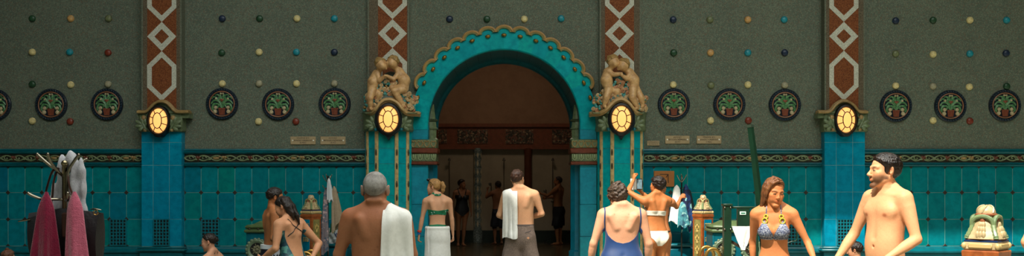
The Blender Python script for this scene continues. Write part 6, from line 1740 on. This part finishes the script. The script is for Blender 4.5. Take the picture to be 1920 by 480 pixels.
for t in [i/16 for i in range(17)]:
    zz = g(0, 424+44*t)[2]; xa = g(1371+18*t**1.3, 0)[0]; xb = g(1414-20*t**1.2, 0)[0]; rows.append([Vector((X+xa+(xb-xa)*u, Y-.05-.02*math.sin(u*14+t*3)*(.3+t), zz)) for u in [k/16 for k in range(17)]])
mb.sheet(rows, .01); c = mb.build('towel', TERRY); tag(c, 'white towel draped in a point over the gate of the pool hoist', 'towel', 'white towels on the pool hoist')
mb = MB(); rows = []
for t in [i/12 for i in range(13)]:
    zz = g(0, 411+20*t)[2]; rows.append([Vector((X+g(1404+18*u, 0)[0], Y+.10+.02*math.sin(u*9+t*2), zz+(.03*(1-t))*math.sin(u*PI))) for u in [k/12 for k in range(13)]])
mb.sheet(rows, .01); c = mb.build('towel', TERRY); tag(c, 'white towel bunched behind the hoist gate, beside the boom', 'towel', 'white towels on the pool hoist')
# brass handrails of the pool steps
def handrail(px, py, s, wpx, label, n=2):
    x, y, _ = place(px, s); z = 1.62+(341-py)/s; w = wpx/s; o = empty('handrail', (x, y, 0), 0, label, 'handrail', 'brass pool handrails')
    for k in range(n):
        mb = MB(); mb.tube(smooth_path([(-w/2-.03, .35*k, 0), (-w/2, .35*k, z*.75), (-w/3, .35*k, z*.95), (0, .35*k, z), (w/3, .35*k, z*.94), (w/2, .35*k, z*.75), (w/2+.12, .35*k, z*.35), (w/2+.14, .35*k, 0)], 6), .02, 10); mb.build('rail', mat('brass_rail', 'b98f48', .28, metal=.85), o)
handrail(1337, 466.5, 165, 34, 'curved brass handrail in front of the right pillar'); handrail(574, 474, 160, 30, 'curved brass handrail below the left pillar')

# ================================================================ showers
def shower(px, label, hand=False):
    yy = yb-.02; x = P(px, 0, yy).x; o = empty('wall_shower', (x, yy, 0), 0, label, 'shower', 'showers on the back wall')
    z1, z0 = P(0, 297, yy).z, 1.1; m = MB(); m.tube(smooth_path([(0, -.03, z0), (0, -.03, z1-.15), (0, -.05, z1-.02), (0, -.14, z1)], 5), .008, 8); m.build('pipe', mat('pipe_metal', '6a6258', .35, metal=.8), o)
    m = MB(); m.lathe([(.02, .02), (.02, 0), (.045, -.04), (.045, -.05), (.001, -.06)], (0, -.15, z1-.01), 16); m.build('shower_head', mat('pipe_metal', '6a6258'), o)
    m = MB(); m.ball((0, -.04, z0), (.05, .03, .03)); m.build('tap', mat('pipe_metal', '6a6258'), o)
yb = NY-.04
for a, l in ((843, 'wall shower left of the woman in black swimsuit'), (945, 'wall shower behind the man in checked shorts'), (1036, 'wall shower in front of the man in black shorts')): shower(a, l)
def handset(pt, label):
    o = empty('shower_handset', pt, 0, label, 'handset', 'hand showers'); m = MB(); m.tube([(0, 0, -.10), (0, 0, .06), (-.02, -.01, .10)], [.012, .014, .02], 8); m.ball((-.03, -.02, .11), (.04, .02, .045)); m.build('handset_body', mat('pipe_metal', '6a6258'), o)
handset((place(1024, 73)[0], place(1047, 73)[1]-.05, 1.62+(341-366)/73), 'hand shower held by the man in black shorts'); handset((place(921, 72.5)[0], place(934, 72.5)[1]-.0, 1.62+(341-353)/72.5), 'hand shower held up by the man with his back turned')
# person at the right edge
p = Person('person', 1.74, place(1990, 235), 10, 'person at the right edge of the photo, only a sunlit elbow showing', 'd99c70', 'm', .009, dict())
p.arm(-1, (-.335, -.02, 1.17), (-.14, .2, 1.10), hand=(1, .1, .2), palm=(0, -1, 0)); p.arm(1, (.25, .02, 1.16), (.25, .12, .93)); p.legs(); p.finish(); p.eyes()
shorts(p, mat('dark_trunks', '1b1f28', .7)); p.hair(H_DARK, .014, (.075, .08), (-.10, -.06), noise=.004, h=.008)
# ================================================================ camera and light
cam = bpy.data.cameras.new('camera'); co = bpy.data.objects.new('camera', cam); COL.objects.link(co)
co.location = (0, CAMY, EYE); co.rotation_euler = (PI/2, 0, 0)
cam.sensor_fit = 'HORIZONTAL'; cam.sensor_width = 36; cam.lens = F/1920*36
cam.shift_y = (HY-240)/1920; cam.shift_x = (960-CX)/1920; cam.clip_end = 200
bpy.context.scene.camera = co
# unseen hall roof; slabs and opening shaped to steer sun and darken the left
RZ = 11.0
RO = mat('roof_plaster', '8a8678', .8)
m = MB()
SX0, SX1, SY1, SY0 = -5.3, 15.0, -6.5, -24.0
m.box(-15.2, 15.2, SY1, .2, RZ, RZ+.3); m.box(-7.0, 1.2, -7.0, SY1, RZ, RZ+.3); m.box(-15.2, 15.2, -24.3, -22.5, RZ, RZ+.3)
m.box(-15.2, -7.0, -22.5, SY1, RZ, RZ+.3); m.box(10.5, 15.2, -22.5, SY1, RZ, RZ+.3)
for xb_ in (-5.5, 5.5): m.box(xb_, xb_+.25, -22.5, SY1, RZ, RZ+.35)
tag(m.build('ceiling_hall', RO, smooth=False), kind='structure')
m = MB(); m.box(-15.2, 15.2, -24.3, -24, -.25, RZ); tag(m.build('wall_front', MW, smooth=False), kind='structure')  # unseen hall wall behind the camera, added to cut light from the front
m = MB(); m.box(-18, -16, -60, 6, -.3, 40.4); tag(m.build('wall_sun_blocker', RO, smooth=False), kind='structure')  # unseen tall block added outside to keep the sun off the left side
sd = bpy.data.lights.new('sun', 'SUN'); so = bpy.data.objects.new('sun', sd); COL.objects.link(so)
SUNV = Vector((-.5, -.75, 1.2)).normalized()
so.rotation_euler = SUNV.to_track_quat('Z', 'Y').to_euler(); so.location = (-8, -20, 20)
sd.energy = 7.8; sd.angle = R(.6); sd.color = (1, .94, .84)
pl_ = bpy.data.lights.new('shower_room_fill', 'AREA'); plo = bpy.data.objects.new('shower_room_fill', pl_); COL.objects.link(plo); plo.location = (0, 4.8, 5.9); pl_.energy = 30; pl_.size = 1.2; pl_.color = (1, .8, .6)  # hidden fill light added to brighten the shower room, no fitting there
w = bpy.data.worlds.new('world'); bpy.context.scene.world = w; w.use_nodes = True
bg = w.node_tree.nodes['Background']; bg.inputs[0].default_value = (.95, 1.0, .95, 1); bg.inputs[1].default_value = 3.6
vs = bpy.context.scene.view_settings
vs.view_transform = 'Standard'; vs.look = 'None'; vs.gamma = 1; vs.exposure = 0.0; vs.use_curve_mapping = False
